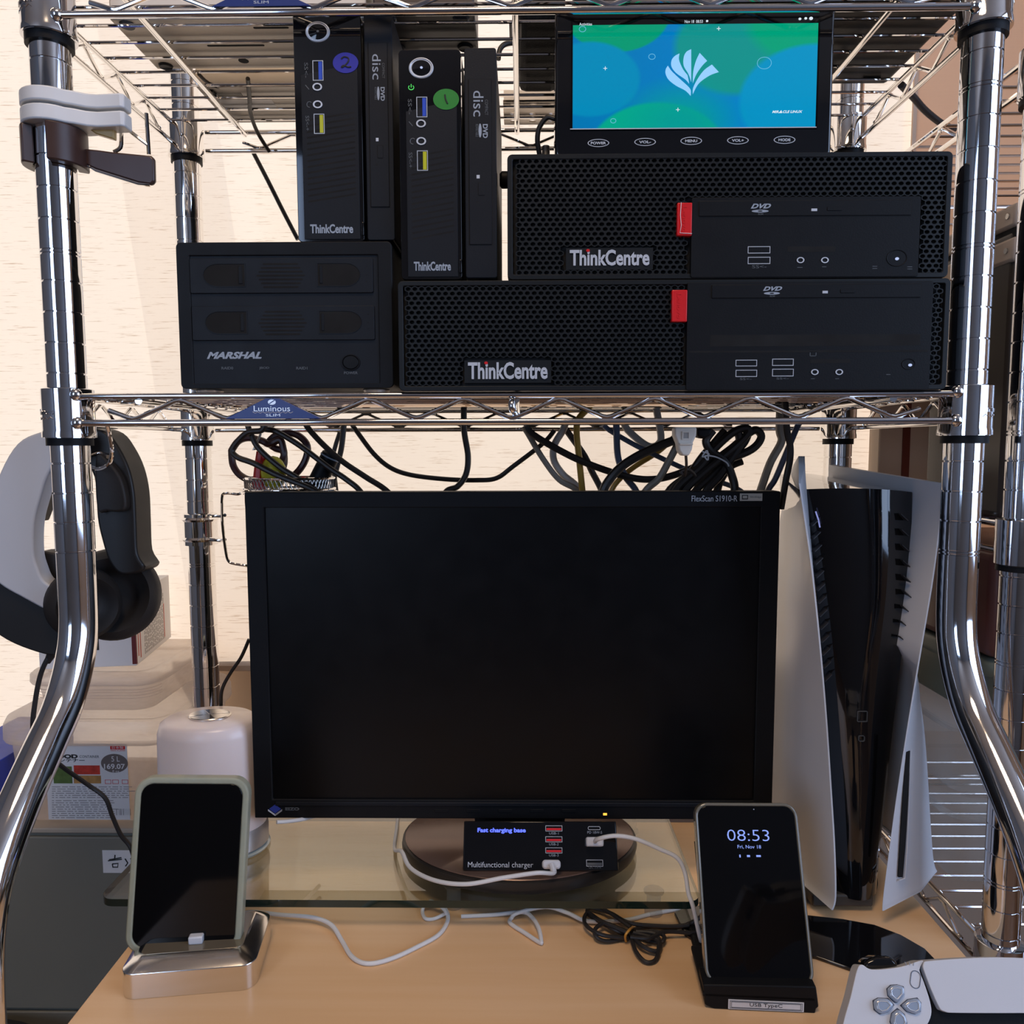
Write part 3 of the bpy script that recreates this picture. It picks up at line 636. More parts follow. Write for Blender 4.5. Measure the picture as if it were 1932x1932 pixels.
# ------------------------------------------------------------------ small display on the upper desktop computer
Yd = 6
x0, x1 = at(1047, 290, Y=Yd)[0], at(1568, 285, Y=Yd)[0]; z0 = b2[3]+5; z1 = at(1300, 16, Y=Yd)[2]
t = thing('small_monitor', 'small widescreen display with a lit blue and green screen above the stacked computers', 'monitor', ((x0+x1)/2, 30, b2[3]))
body = build('bezel', MB().prism(rr(x0, x1, z0, z1, 5, 5), Yd, Yd+22), PIANO, t, bev=2.2, seg=3)
s = box_px(1080, 37, 1539, 241, Yd)
def screenmat():
    m, n, l, b = newmat('lit_wallpaper'); tc = n.new('ShaderNodeTexCoord'); sp = n.new('ShaderNodeSeparateXYZ'); l.new(tc.outputs['Generated'], sp.inputs[0])
    def circ(cx, cz, r, soft=.01):
        cm = n.new('ShaderNodeCombineXYZ'); l.new(sp.outputs[0], cm.inputs[0]); l.new(sp.outputs[2], cm.inputs[1])
        sc = n.new('ShaderNodeVectorMath'); sc.operation = 'MULTIPLY'; sc.inputs[1].default_value = (1.75, 1, 0); l.new(cm.outputs[0], sc.inputs[0])
        ds = n.new('ShaderNodeVectorMath'); ds.operation = 'DISTANCE'; ds.inputs[1].default_value = (cx*1.75, cz, 0); l.new(sc.outputs[0], ds.inputs[0])
        mr = n.new('ShaderNodeMapRange'); mr.inputs['From Min'].default_value = r-soft; mr.inputs['From Max'].default_value = r+soft; mr.inputs['To Min'].default_value = 1; mr.inputs['To Max'].default_value = 0
        l.new(ds.outputs['Value'], mr.inputs['Value']); return mr.outputs[0]
    col = None
    base = n.new('ShaderNodeValToRGB'); e = base.color_ramp.elements; e[0].color = (.0, .17, .42, 1); e[1].color = (.0, .21, .60, 1); l.new(sp.outputs[0], base.inputs[0]); col = base.outputs[0]
    for cx, cz, r, c, soft in ((.18, 1.12, .38, (.0, .30, .16), .01), (.68, .78, .46, (.005, .27, .25), .03), (.95, 1.05, .42, (.0, .33, .18), .05), (1.0, .25, .55, (.0, .27, .52), .02), (.35, -.25, .50, (.0, .36, .24), .015), (.07, .48, .36, (.0, .24, .46), .015), (.45, .05, .28, (.0, .31, .28), .2)):
        mx = n.new('ShaderNodeMix'); mx.data_type = 'RGBA'; l.new(circ(cx, cz, r, soft), mx.inputs['Factor']); l.new(col, mx.inputs['A']); mx.inputs['B'].default_value = (*c, 1); col = mx.outputs['Result']
    b.inputs['Base Color'].default_value = (0, 0, 0, 1); b.inputs['Roughness'].default_value = .08; l.new(col, b.inputs['Emission Color']); b.inputs['Emission Strength'].default_value = 1.05; return m
sc_ = build('lit_screen', MB().box(*box_px(1081, 48, 1538, 240, Yd)[:2], Yd-.3, Yd+1, *box_px(1081, 48, 1538, 240, Yd)[2:]), screenmat(), t, smooth_ang=0, label='lit screen with blue and green wallpaper')
build('screen_glass_edge', MB().ring([(s[0]-1, s[2]-1), (s[1]+1, s[2]-1), (s[1]+1, s[3]+1), (s[0]-1, s[3]+1)], [(s[0], s[2]), (s[1], s[2]), (s[1], s[3]), (s[0], s[3])], Yd-.6, Yd+.5), GLASSBLK, t, smooth_ang=0)
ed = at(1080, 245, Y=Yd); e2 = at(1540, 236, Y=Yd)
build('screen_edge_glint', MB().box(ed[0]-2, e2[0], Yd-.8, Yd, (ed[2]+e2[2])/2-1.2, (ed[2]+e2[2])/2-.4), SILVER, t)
GLW = glow('screen_logo_light', (.30, .62, 1), 1.0); GLM = glow('screen_text_light', (.8, .9, 1), .9); GLD = glow('screen_faint_light', (.15, .5, .75), 1.0)
YS = Yd-.3
def leaf(pts, m=GLW): 
    o = outline(pts, 5); p = [XZ(a, c, YS) for a, c in o]; build('screen_logo', MB().prism(p, YS-.25, YS), m, sc_, smooth_ang=0)
def poly(pts, m=GLW): build('screen_logo', MB().prism([XZ(a, c, YS) for a, c in pts], YS-.25, YS), m, sc_, smooth_ang=0)
def cpoly(segs): 
    out = []
    for sgm in segs: out += [(p[0], p[1]) for p in smooth([(a, c, 0) for a, c in sgm], 5)][:-1]
    poly(out)
cpoly([[(1260, 124), (1266, 133), (1276, 143), (1297, 162)], [(1297, 162), (1303, 170), (1303, 181)], [(1303, 181), (1293, 171), (1276, 162), (1262, 151), (1256, 140), (1256, 131), (1260, 124)]])
cpoly([[(1282, 101), (1281, 113), (1288, 130), (1297, 142)], [(1297, 142), (1299, 151), (1300, 158)], [(1300, 158), (1293, 150), (1276, 138), (1267, 126), (1267, 114), (1273, 106), (1282, 101)]])
cpoly([[(1304, 93), (1304, 125), (1304, 155)], [(1304, 155), (1299, 140), (1290, 124), (1290, 108), (1295, 98), (1304, 93)]])
cpoly([[(1320, 100), (1334, 115)], [(1334, 115), (1325, 124), (1314, 140), (1307, 157)], [(1307, 157), (1308, 135), (1313, 115), (1320, 100)]])
cpoly([[(1343, 122), (1356, 136)], [(1356, 136), (1338, 143), (1318, 158), (1307, 178)], [(1307, 178), (1308, 165), (1318, 146), (1329, 132), (1343, 122)]])
for (u, v, r) in ((1099, 55, 6), (1230, 107, 6), (1442, 119, 13), (1157, 228, 5)):
    c = XZ(u, v, YS); rx = r/2.22; b = MB().tube([(c[0]+rx*cos(a), YS-.1, c[1]+rx*.8*sin(a)) for a in [2*pi*k/20 for k in range(20)]], .22, 4, closed=True); build('screen_circle', b, GLD, sc_)
for (u, v) in ((1142, 129), (1356, 54), (1279, 207)):
    c = XZ(u, v, YS); build('screen_cross', MB().box(c[0]-1.6, c[0]+1.6, YS-.2, YS, c[1]-.2, c[1]+.2).box(c[0]-.25, c[0]+.25, YS-.2, YS, c[1]-1.5, c[1]+1.5), GLM, sc_, smooth_ang=0)
tpx(sc_, 'screen_lettering', 'Activities', (1093, 43, 1117, 48), YS-.3, GLM, depth=.1)
tpx(sc_, 'screen_lettering', 'Nov 18  08:53', (1292, 38, 1326, 43), YS-.3, GLM, depth=.1)
tpx(sc_, 'screen_lettering', 'MIR▲CLE LINUX', (1457, 208, 1514, 213), YS, GLM, depth=.2, shear=.3, bold=.02)
for (u, v, s_) in ((1334, 40, 1.0), (1509, 36, 1.2), (1520, 35, 1.2), (1530, 35, 1.6)):
    c = XZ(u, v, YS); build('screen_icon', MB().prism(ell(c[0], c[1], s_, s_*.8, 10), YS-.4, YS-.2), GLM, sc_, smooth_ang=0)
for s_, (u, v) in (('POWER', (1129, 270)), ('VOL-', (1217, 268)), ('MENU', (1304, 266)), ('VOL+', (1392, 265)), ('MODE', (1480, 264))):
    c = XZ(u, v, Yd); bt = build('touch_button', MB().ring(ell(c[0], c[1], 9.0, 3.2, 32), ell(c[0], c[1], 8.3, 2.7, 32), Yd-.3, Yd+.2), SILVER, t)
    w = 6.4 if len(s_) > 4 else 5; text(bt, 'lettering', s_, (c[0]-w, c[0]+w, c[1]-1.1, c[1]+1.1), Yd, SILVER, .2, .03)
build('stand_foot', MB().prism(rr(x0+60, x1-60, b2[3]+.2, z0+2, 1, 2), Yd+4, Yd+60), BLACKP, t, bev=.5)
cc = build('display_cable', MB().tube(smooth([at(1047, 224, Y=20), at(1032, 222, Y=22), at(1018, 240, Y=24), at(1014, 262, Y=26), at(1017, 286, Y=30), (at(1017, 289, Y=30)[0]+4, 40, b2[3]+3)], 6), 2.2, 10), RUBBER)
tag(cc, 'thin black cable curling from the left side of the small display', 'cable')
cc = build('barrel_plug', MB().lathe((*at(1030, 262, Y=26)[:2], b2[3]+.5), [(5, 0), (6.4, 2), (6.4, 9), (4.5, 13), (3.4, 15), (3.4, 18), (3, 18), (3, 20), (3.2, 20), (3.2, 22)], 16), RUBBER)
tag(cc, 'small black barrel plug with ribbed sleeve beside the small display', 'plug')
# ------------------------------------------------------------------ flat monitor on its round base
Y = 100
x0, x1, z0, z1 = at(461, 930, Y=Y)[0], at(1473, 926, Y=Y)[0], at(900, 1545, Y=Y)[2], at(900, 928, Y=Y)[2]
t = thing('monitor', 'large dark square screen monitor switched off in the middle of the desk', 'monitor', (380, 120, -745))
s = box_px(500, 957, 1438, 1513, Y); s = (x0+19, x1-19, z0+20, z1-15.5)
bz = build('bezel', MB().ring([(x0, z0), (x1, z0), (x1, z1), (x0, z1)], [(s[0], s[2]), (s[1], s[2]), (s[1], s[3]), (s[0], s[3])], Y, Y+22), BLACKP, t, bev=1)
build('lcd_panel', MB().box(s[0]-1, s[1]+1, Y+3, Y+8, s[2]-1, s[3]+1), SCREEN, t, smooth_ang=0)
build('lower_bezel_lip', MB().box(x0+22, x1-.5, Y-1.2, Y+.5, z0+13.5, z0+18), DARKP, t, bev=1)
build('rear_housing', MB().box(x0+25, x1-25, Y+21, Y+55, z0+20, z1-20), BLACKP, t, bev=6)
c = XZ(521, 1526, Y)
lgm = build('maker_mark', MB().prism([(c[0]-7.2, c[1]), (c[0]-1, c[1]-4.8), (c[0]+5, c[1]), (c[0]-1, c[1]+4.8)], Y-.5, Y), glow('silver_blue_print', (.02, .03, .12), .6), t, label='blue diamond mark with silver lines'); lgm.data.materials[0] = mat('blue_print', (.03, .05, .30), .4)
for k in range(2): build('mark_line', MB().tube([(c[0]-8.4-k*.0, Y-.5, c[1]-.6-k*1.1), (c[0]-1, Y-.5, c[1]-6-k*1.1), (c[0]+6.2, Y-.5, c[1]-.6-k*1.1)], .3, 4), SILVER, lgm)
text(t, 'lettering', 'EIZO', (c[0]+9.5, c[0]+24, c[1]-1.6, c[1]+1.6), Y-.1, DIMT, .2, .04)
tpx(t, 'lettering', 'FlexScan S1910-R', (1305, 935, 1391, 946), Y-.1, SILVER, depth=.2)
q = box_px(1396, 931, 1438, 945, Y); st = build('spec_sticker', MB().box(q[0], q[1], Y-.3, Y, q[2], q[3]), mat('silver_sticker', (.45, .44, .40), .4), t, label='small silver sticker')
build('sticker_icon', MB().ring([(q[0]+2, q[2]+1.5), (q[0]+8, q[2]+1.5), (q[0]+8, q[3]-1.5), (q[0]+2, q[3]-1.5)], [(q[0]+2.8, q[2]+2.5), (q[0]+7.2, q[2]+2.5), (q[0]+7.2, q[3]-2.2), (q[0]+2.8, q[3]-2.2)], Y-.5, Y-.3), INK, st, smooth_ang=0)
text(st, 'lettering', 'SlimEdge', (q[0]+10, q[1]-1, q[2]+2.6, q[3]-2.6), Y-.3, DIMT, .1)
for u in (820, 880, 940, 1000, 1060): a = box_px(u, 1527, u+26, 1533, Y); build('bezel_button', MB().box(a[0], a[1], Y-.5, Y+.3, a[2], a[3]), BLACKP, t, bev=.3)
a = box_px(1138, 1534, 1145, 1538, Y); build('power_light', MB().box(a[0], a[1], Y-.4, Y+.2, a[2], a[3]), GLOWORANGE, t, label='small orange power light')
build('stand_neck', MB().box(340, 436, 122, 160, -731, z1-150), BLACKP, t, bev=3)
bc = (387.5, 130)
pb = build('round_base', MB().lathe((bc[0], bc[1], 0), [(120, -744.8), (124, -743), (125.5, -737), (124.5, -732), (121, -730.6), (10, -730.3)], 64, sx=1, sy=.75), mat('dark_base_plastic', (.018, .016, .015), .35), t, label='thick round base with a bronze top')
build('base_top', MB().lathe((bc[0], bc[1], 0), [(121.5, -730.7), (122, -730), (121, -729.4), (1, -729)], 64, sx=1, sy=.75), mat('bronze_lacquer', (.16, .105, .085), .25, .4), t, label='bronze lacquered top of the base')
# ------------------------------------------------------------------ charger on the monitor base
def plane(loc, rot):
    R = Euler(rot).to_matrix(); L = Vector(loc); nrm = R @ Vector((0, 1, 0))
    def f(u, v, off=0):
        d = CR @ Vector(((u-966)/1450, 1, -(v-966)/1450)); p0 = L+nrm*off
        tt = (p0-Vector(CAMP)).dot(nrm)/d.dot(nrm); p = Vector(CAMP)+d*tt; q = R.transposed() @ (p-L); return (q.x, q.z)
    return f
cl = (408.5, 53, -728.8); crt = (radians(-30), 0, 0)
t = thing('charging_station', 'black multi port charger box leaning back on the round monitor base', 'charger', cl, crt)
f = plane(cl, crt)
def RF(u0, v0, u1, v1, off=0): a_, b_ = f(u0, v0, off), f(u1, v1, off); return (a_[0], b_[0], b_[1], a_[1])
x0, x1 = f(874, 1600)[0], f(1165, 1600)[0]; h = f(1020, 1549)[1]
build('case', MB().prism([(0, 0), (0, h), (13, h-2), (26, 15.5)], x0, x1, axis='x'), PIANO, t, bev=1.2)
def ctx(name, s_, r, m, **k): return text(t, name, s_, RF(*r), -.1, m, .2, **k)
ctx('lit_lettering', 'Fast charging base', (901, 1562, 992, 1573), GLOWBLUE, bold=.035)
ctx('lettering', 'Multifunctional charger', (883, 1626, 1006, 1640), SILVER)
RT = mat('red_usb_tongue', (.55, .02, .03), .3, emit=(.8, .02, .03), estr=.12)
for k, v in enumerate((1563, 1583.5, 1604.5)):
    usb(t, RF(1029, v-5.5, 1061, v+5.5), 0, None, tongue=RT); ctx('lettering', 'USB-%d' % (k+1), (1036, v+7, 1054, v+11.5), GREYT)
a = RF(1109, 1559, 1133, 1566); build('usb_c_port', MB().ring(rr(*a, 1.5, 4), rr(a[0]+.5, a[1]-.5, a[2]+.5, a[3]-.5, 1.0, 4), -.3, 1), SILVER, t)
ctx('lettering', 'PD 18W-5', (1108, 1568, 1136, 1573), GREYT)
usb(t, RF(1106, 1580, 1139, 1592), 0, None)
usb(t, RF(1106, 1622, 1138, 1635), 0, None, tongue=DIMT); ctx('lettering', 'QC 3.0-6', (1110, 1634, 1134, 1639), DIMT)
def cable(name, label, pts, r, m, parent=None, cat='cable', group=None, n=10, seg=7):
    o = build(name, MB().tube(smooth(pts, seg), r, n), m, parent)
    if parent is None: tag(o, label, cat, group)
    return o
def plug(c, u0, v0, u1, v1, r):
    a_ = RF(u0, v0, u1, v1, -12); R = Euler(crt).to_matrix(); b_ = MB(); src = MB().prism(rr(*a_, r, 4), -13, -.3)
    vs = [tuple(R @ Vector(p)+Vector(cl)) for p in src.v]; b_.add(vs, src.f); build('plug', b_, WHITE, c, bev=1.6)
    return R @ Vector(((a_[0]+a_[1])/2, -13, (a_[2]+a_[3])/2))+Vector(cl)
c = thing('charging_cable', 'white charging cable that droops left from the lowest port of the charger', 'cable', (350, 30, -740))
p = plug(c, 1023, 1622, 1058, 1640, 3)
q = p+Vector((2, -7, -4.5)); build('strain_relief', MB().tube([p, q], 2.9, 10), WHITE, c)
build('cord', MB().tube(smooth([p, q, at(1012, 1647, Y=26), at(950, 1656, Y=24), at(880, 1668, Y=22), at(820, 1661, Y=34), at(775, 1638, Y=60), at(758, 1607, Y=90), (255, 120, -742.8), (250, 165, -742.8), (246, 200, -742.8)], 8), 2.0, 10), WHITEC, c)
c = thing('charging_cable', 'white charging cable that arches right from the charger and drops behind the standing phone', 'cable', (500, 10, -775))
p = plug(c, 1106, 1579, 1139, 1597, 1.5)
build('cord', MB().tube(smooth([p, at(1128, 1583, Y=38), at(1160, 1577, Y=32), at(1200, 1583, Y=28), at(1245, 1602, Y=24), at(1277, 1618, Y=20), at(1292, 1645, Y=16), at(1299, 1685, Y=8), at(1308, 1712, Y=4), (556, 8, -772.8), (566, 20, -772.8)], 8), 2.0, 10), WHITEC, c)
# ------------------------------------------------------------------ cords lying on the desk
def dpts(l, z=-772.9): return [at(u, v, Z=z+(h if len(p) > 2 else 0)) for p in l for (u, v, h) in [tuple(p)+((0,) if len(p) == 2 else ())]]
cable('charging_cable', 'long white cable snaking over the desk from the phone dock under the glass', dpts([(452, 1724), (480, 1721, 2), (530, 1726, 4), (590, 1731, 5), (625, 1745, 4), (645, 1775), (665, 1806), (695, 1818), (740, 1808), (790, 1785), (828, 1763), (845, 1735), (838, 1712, 4), (822, 1705, 8), (812, 1700, 8)]), 2.0, WHITEC)
cable('charging_cable', 'small white cable loop on the desk under the front edge of the glass', dpts([(843, 1722, 2), (820, 1733), (803, 1733), (797, 1720), (802, 1708, 4), (820, 1703, 8), (838, 1716, 6), (842, 1725, 4)]), 1.7, WHITEC)
cable('charging_cable', 'white cable with a pointed kink on the desk in front of the glass', dpts([(870, 1729), (930, 1726), (985, 1721, 3), (1003, 1730, 4), (1016, 1750, 4), (1021, 1775, 1), (1018, 1778), (990, 1760), (963, 1742), (965, 1732), (978, 1722, 5), (1030, 1711, 6), (1070, 1722, 3), (1110, 1738, 2), (1180, 1736), (1230, 1724), (1300, 1712)]), 1.9, WHITEC)
bk = thing('cable_bundle', 'coiled thin black cable tied with a golden twist tie on the desk', 'cable', tuple(at(1180, 1760, Z=-774)))
for k, l in enumerate(([(1188, 1765), (1160, 1755, 4), (1125, 1735, 3), (1108, 1722, 2), (1118, 1706, 4), (1150, 1722, 6), (1190, 1750, 4)], [(1190, 1768), (1150, 1776), (1128, 1770, 3), (1122, 1755, 6), (1140, 1742, 6), (1170, 1752, 5), (1190, 1762, 4)], [(1186, 1770, 2), (1140, 1765, 5), (1110, 1750, 6), (1102, 1735, 5), (1110, 1723, 4), (1135, 1738, 7), (1185, 1760, 6)],
     [(1192, 1762, 2), (1230, 1758, 5), (1252, 1765, 5), (1248, 1778, 3), (1225, 1776), (1200, 1765, 2)], [(1192, 1764, 4), (1212, 1785, 4), (1238, 1795, 2), (1246, 1782, 3), (1235, 1762, 6), (1200, 1758, 6)], [(1190, 1765, 3), (1200, 1795, 2), (1218, 1815), (1236, 1812), (1243, 1790, 3), (1238, 1772, 5), (1195, 1760, 5)],
     [(1190, 1755, 3), (1230, 1748), (1275, 1750), (1310, 1738, 6), (1330, 1722, 14)], [(1105, 1710, 2), (1150, 1722, 4), (1190, 1742, 4), (1260, 1748, 4), (1300, 1745, 6)], [(1190, 1768, 5), (1225, 1770, 7), (1255, 1758, 6), (1300, 1760, 3), (1340, 1762)])):
    build('cord', MB().tube(smooth(dpts(l, -772.5), 6), 1.9, 8), RUBBER, bk)
build('twist_tie', MB().tube(smooth(dpts([(1181, 1776, -2), (1180, 1765, 8), (1188, 1754, 12), (1194, 1750, 4)], -772), 6), 1.2, 8), mat('golden_wire_tie', (.65, .33, .06), .3, .3), bk, label='golden twist tie')
# ------------------------------------------------------------------ phone in its aluminium dock, left
dl = at(345, 1880, Z=-775); dl = (dl[0], -22, -775)
dr = (0, 0, radians(7.5))
t = thing('phone_dock', 'polished aluminium phone dock with a sloped rim at the left of the desk', 'dock', dl, dr)
wd_ = 107; dp_ = 78
x0, x1, y0, y1 = -56, 54, -36, 42
o1 = rr(x0, x1, y0, y1, 12, 6); o2 = rr(x0+11, x1-11, y0+11, y1-11, 7, 6); n = len(o1)
b = MB(); b.add([(x, y, 0) for x, y in o1]+[(x, y, 22) for x, y in o1]+[(x, y, 30) for x, y in o2], [(i, (i+1) % n, (i+1) % n+n, i+n) for i in range(n)]+[(i+n, (i+1) % n+n, (i+1) % n+2*n, i+2*n) for i in range(n)]+[tuple(range(n))[::-1], tuple(range(2*n, 3*n))])
build('dock_body', b, ALU, t, local=True, bev=.4)
build('dock_pad', MB().prism(rr(x0+13, x1-13, y0+13, y1-13, 6, 5), 29.6, 30.4, axis='z'), mat('clear_grey_pad', (.30, .25, .18), .2, .6), t, local=True, bev=.3)
build('connector', MB().box(-6, 6, -15, -8, 30, 37), WHITE, t, local=True, bev=1.2, label='white plug that holds the phone')
pl_ = at(349, 1800, Y=-36); rot = (radians(-9), radians(2.6), radians(5))
t = thing('smartphone', 'smartphone with a black screen in a clear green tinted case standing in the dock', 'phone', (pl_[0], -34, at(349, 1802, Y=-36)[2]), rot)
f = plane((pl_[0], -34, t['mm'][2]), rot)
c4 = [f(252, 1468), f(467, 1466), f(458, 1795), f(239, 1803)]
w2 = (c4[1][0]-c4[0][0]+c4[2][0]-c4[3][0])/4; cx = (c4[0][0]+c4[1][0]+c4[2][0]+c4[3][0])/4; h0, h1 = (c4[2][1]+c4[3][1])/2, (c4[0][1]+c4[1][1])/2
def handset(t, cx, w2, h0, h1, casem, r, inset, glassm, th=11):
    build('phone_case', MB().ring(rr(cx-w2, cx+w2, h0, h1, r, 7), rr(cx-w2+inset, cx+w2-inset, h0+inset, h1-inset, r-inset*.8, 7), -1.0, th), casem, t, local=True, bev=1.6, seg=3)
    build('phone_body', MB().prism(rr(cx-w2+inset*.6, cx+w2-inset*.6, h0+inset*.6, h1-inset*.6, r-inset*.6, 7), .6, th-1), PIANO, t, local=True, bev=1)
    return build('screen', MB().prism(rr(cx-w2+inset, cx+w2-inset, h0+inset, h1-inset, r-inset*.8, 7), -.3, 1), glassm, t, local=True, bev=.5)
handset(t, cx, w2, h0, h1, CASE, 15, 5.5, GLASSBLK)
build('side_button', MB().box(cx-w2-1, cx-w2+1, 3, 7, h1-50, h1-38), CASE, t, local=True, bev=.6); build('side_button', MB().box(cx-w2-1, cx-w2+1, 3, 7, h1-66, h1-54), CASE, t, local=True, bev=.6)
# ------------------------------------------------------------------ phone on the black cradle, right
rot = (radians(-23), radians(-1.2), radians(-3))
bl = at(1434, 1857, Y=-64)
t = thing('smartphone', 'tall smartphone showing the time on a dark screen leaning in the black cradle', 'phone', (bl[0], -64, bl[2]), rot)
f = plane(tuple(t['mm']), rot)
c4 = [f(1311, 1516), f(1503, 1514), f(1537, 1862), f(1331, 1858)]
w2 = (c4[1][0]-c4[0][0]+c4[2][0]-c4[3][0])/4; cx = (c4[0][0]+c4[1][0]+c4[2][0]+c4[3][0])/4; h0, h1 = (c4[2][1]+c4[3][1])/2, (c4[0][1]+c4[1][1])/2
sg = handset(t, cx, w2, h0, h1, mat('smoky_clear_case', (.16, .15, .12), .15, coat=.5), 11, 2.6, GLASSBLK)
def ltext(s, u0, v0, u1, v1, m, **k):
    a, b_ = f(u0, v0), f(u1, v1); return text(sg, 'lit_lettering', s, (a[0], b_[0], b_[1], a[1]), -.3, m, .15, **k)
GLC = glow('clock_light', (.28, .40, 1), 1.0)
ltext('08:53', 1371, 1565, 1452, 1587, GLC, bold=-.012); ltext('Fri, Nov 18', 1391, 1594, 1436, 1602, GLC)
for (u, v, w_, h_) in ((1396, 1615, 1.2, 2.2), (1412, 1615, 2.6, 1.6), (1431, 1615, 3.8, 1.5)):
    a = f(u, v); build('status_icon', MB().box(a[0]-w_/2, a[0]+w_/2, -.45, -.3, a[1]-h_/2, a[1]+h_/2), GLC, sg, local=True, smooth_ang=0)
a = f(1422, 1527); build('camera_dot', MB().prism(ell(a[0], a[1], .6, .5, 8), -.4, -.2), GREYT, sg, local=True)
kl = at(1440, 1908, Z=-775)
t = thing('phone_cradle', 'black plastic phone cradle with a white taped name label on its front foot', 'cradle', (kl[0], kl[1], -775), (0, 0, radians(-3)))
f = plane((kl[0], kl[1], -775), (0, 0, radians(-3)))
P_ = [f(1327, 1858), f(1540, 1862), f(1545, 1900), f(1540, 1904), f(1538, 1919), f(1348, 1914), f(1344, 1903), f(1330, 1896)]
P_ = [(a, max(0, c)) for a, c in P_]
build('front_foot', MB().prism(P_, 0, 22), BLACKP, t, local=True, bev=1)
build('ledge', MB().box(P_[0][0], P_[1][0], 0, 60, 10, 14), BLACKP, t, local=True, bev=1)
b = MB().add([(-40, 20, 2), (40, 20, 2), (40, 95, 92), (-40, 95, 92), (-40, 28, 2), (40, 28, 2), (40, 101, 89), (-40, 101, 89)], [(0,1,2,3), (4,7,6,5), (0,4,5,1), (1,5,6,2), (2,6,7,3), (3,7,4,0)])
build('back_rest', b, BLACKP, t, local=True)
build('base', MB().box(-44, 44, 10, 105, 0, 6), BLACKP, t, local=True, bev=2)
a, c = f(1374, 1885), f(1516, 1912)
lb = build('name_label', MB().box(a[0], c[0], -.6, .2, max(1.2, c[1]), a[1]), mat('label_tape', (.66, .67, .70), .45), t, local=True, label='white label tape with a double border')
lz0, lz1 = max(1.2, c[1]), a[1]
for k in (.8, 1.5): build('label_border', MB().ring([(a[0]+k*1.6, lz0+k), (c[0]-k*1.6, lz0+k), (c[0]-k*1.6, lz1-k), (a[0]+k*1.6, lz1-k)], [(a[0]+k*1.6+.3, lz0+k+.3), (c[0]-k*1.6-.3, lz0+k+.3), (c[0]-k*1.6-.3, lz1-k-.3), (a[0]+k*1.6+.3, lz1-k-.3)], -.75, -.6), INK, lb, local=True, smooth_ang=0)
mx_ = (a[0]+c[0])/2; text(lb, 'lettering', 'USB TypeC', (mx_-13, mx_+13, (lz0+lz1)/2-1.9, (lz0+lz1)/2+1.9), -.6, INK, .15)
# ------------------------------------------------------------------ game console standing on the desk
YF = 38
t = thing('game_console', 'tall black and white games console standing upright right of the monitor', 'console', (705, 120, -770))
def panel(front, inner_off, rows, name, label):
    """front: px list of the front edge top to bottom at Y=30; rows: function(k 0..1 along depth, t 0..1 down) -> dx, dy"""
    pts = smooth([(*XZ(u, v, YF), 0) for u, v in front], 5); m = len(pts); nk = 9
    def surf(th):
        g = []
        for i, p in enumerate(pts):
            tt = i/(m-1); row = []
            for k in range(nk):
                kk = k/(nk-1); dx, y, dz = rows(kk, tt); row.append((p[0]+dx+th*min(1, kk*6+.25), y, p[1]+dz))
            g.append(row)
        return g
    A, B_ = surf(0), surf(inner_off); vs = [q for r in A for q in r]+[q for r in B_ for q in r]; N = m*nk; fs = []
    for i in range(m-1):
        for k in range(nk-1):
            fs.append((i*nk+k, i*nk+k+1, (i+1)*nk+k+1, (i+1)*nk+k)); fs.append((N+i*nk+k, N+(i+1)*nk+k, N+(i+1)*nk+k+1, N+i*nk+k+1))
    for i in range(m-1): fs += [(i*nk, (i+1)*nk, N+(i+1)*nk, N+i*nk), (i*nk+nk-1, N+i*nk+nk-1, N+(i+1)*nk+nk-1, (i+1)*nk+nk-1)]
    for k in range(nk-1): fs += [(k, N+k, N+k+1, k+1), ((m-1)*nk+k, (m-1)*nk+k+1, N+(m-1)*nk+k+1, N+(m-1)*nk+k)]
    return build(name, MB().add(vs, fs), WHITE, t, bev=1.2, smooth_ang=50, label=label)
def lrow(k, tt):
    bulge = max(0, (tt-.30)/.70); e = min(1, k/.3)
    return (70*k*(1-tt)**2.5-31*bulge**.6*sin(e*pi/2)+14*k*tt, YF+k*205, (1-tt)**3*(26*min(1, k*5)-8*k)+tt**6*22*e)
panel([(1507, 912), (1518, 985), (1530, 1070), (1544, 1200), (1557, 1350), (1567, 1500), (1573, 1600), (1575, 1690), (1569, 1717)], 6, lrow, 'side_panel', 'left white side panel')
def rrow(k, tt):
    bulge = max(0, (tt-.37)/.63); e = min(1, k/.3)
    return (88*bulge**.42*sin(e*pi/2)*(1 if tt < .97 else .95)-18*k, YF+k*205, (1-tt)**3*12*k+(tt**6)*10*e)
rp = panel([(1784, 912), (1775, 990), (1762, 1090), (1742, 1210), (1722, 1325), (1705, 1430), (1690, 1530), (1678, 1620), (1669, 1690), (1667, 1719)], -6, rrow, 'side_panel', 'right white side panel with the disc slot')
CL = [(1516, 925), (1533, 1000), (1547, 1100), (1556, 1200), (1565, 1350), (1574, 1500), (1578, 1600), (1582, 1697)]
CRt = [(1733, 930), (1732, 1000), (1728, 1130), (1712, 1250), (1696, 1380), (1683, 1500), (1670, 1620), (1664, 1697)]
YC = 60
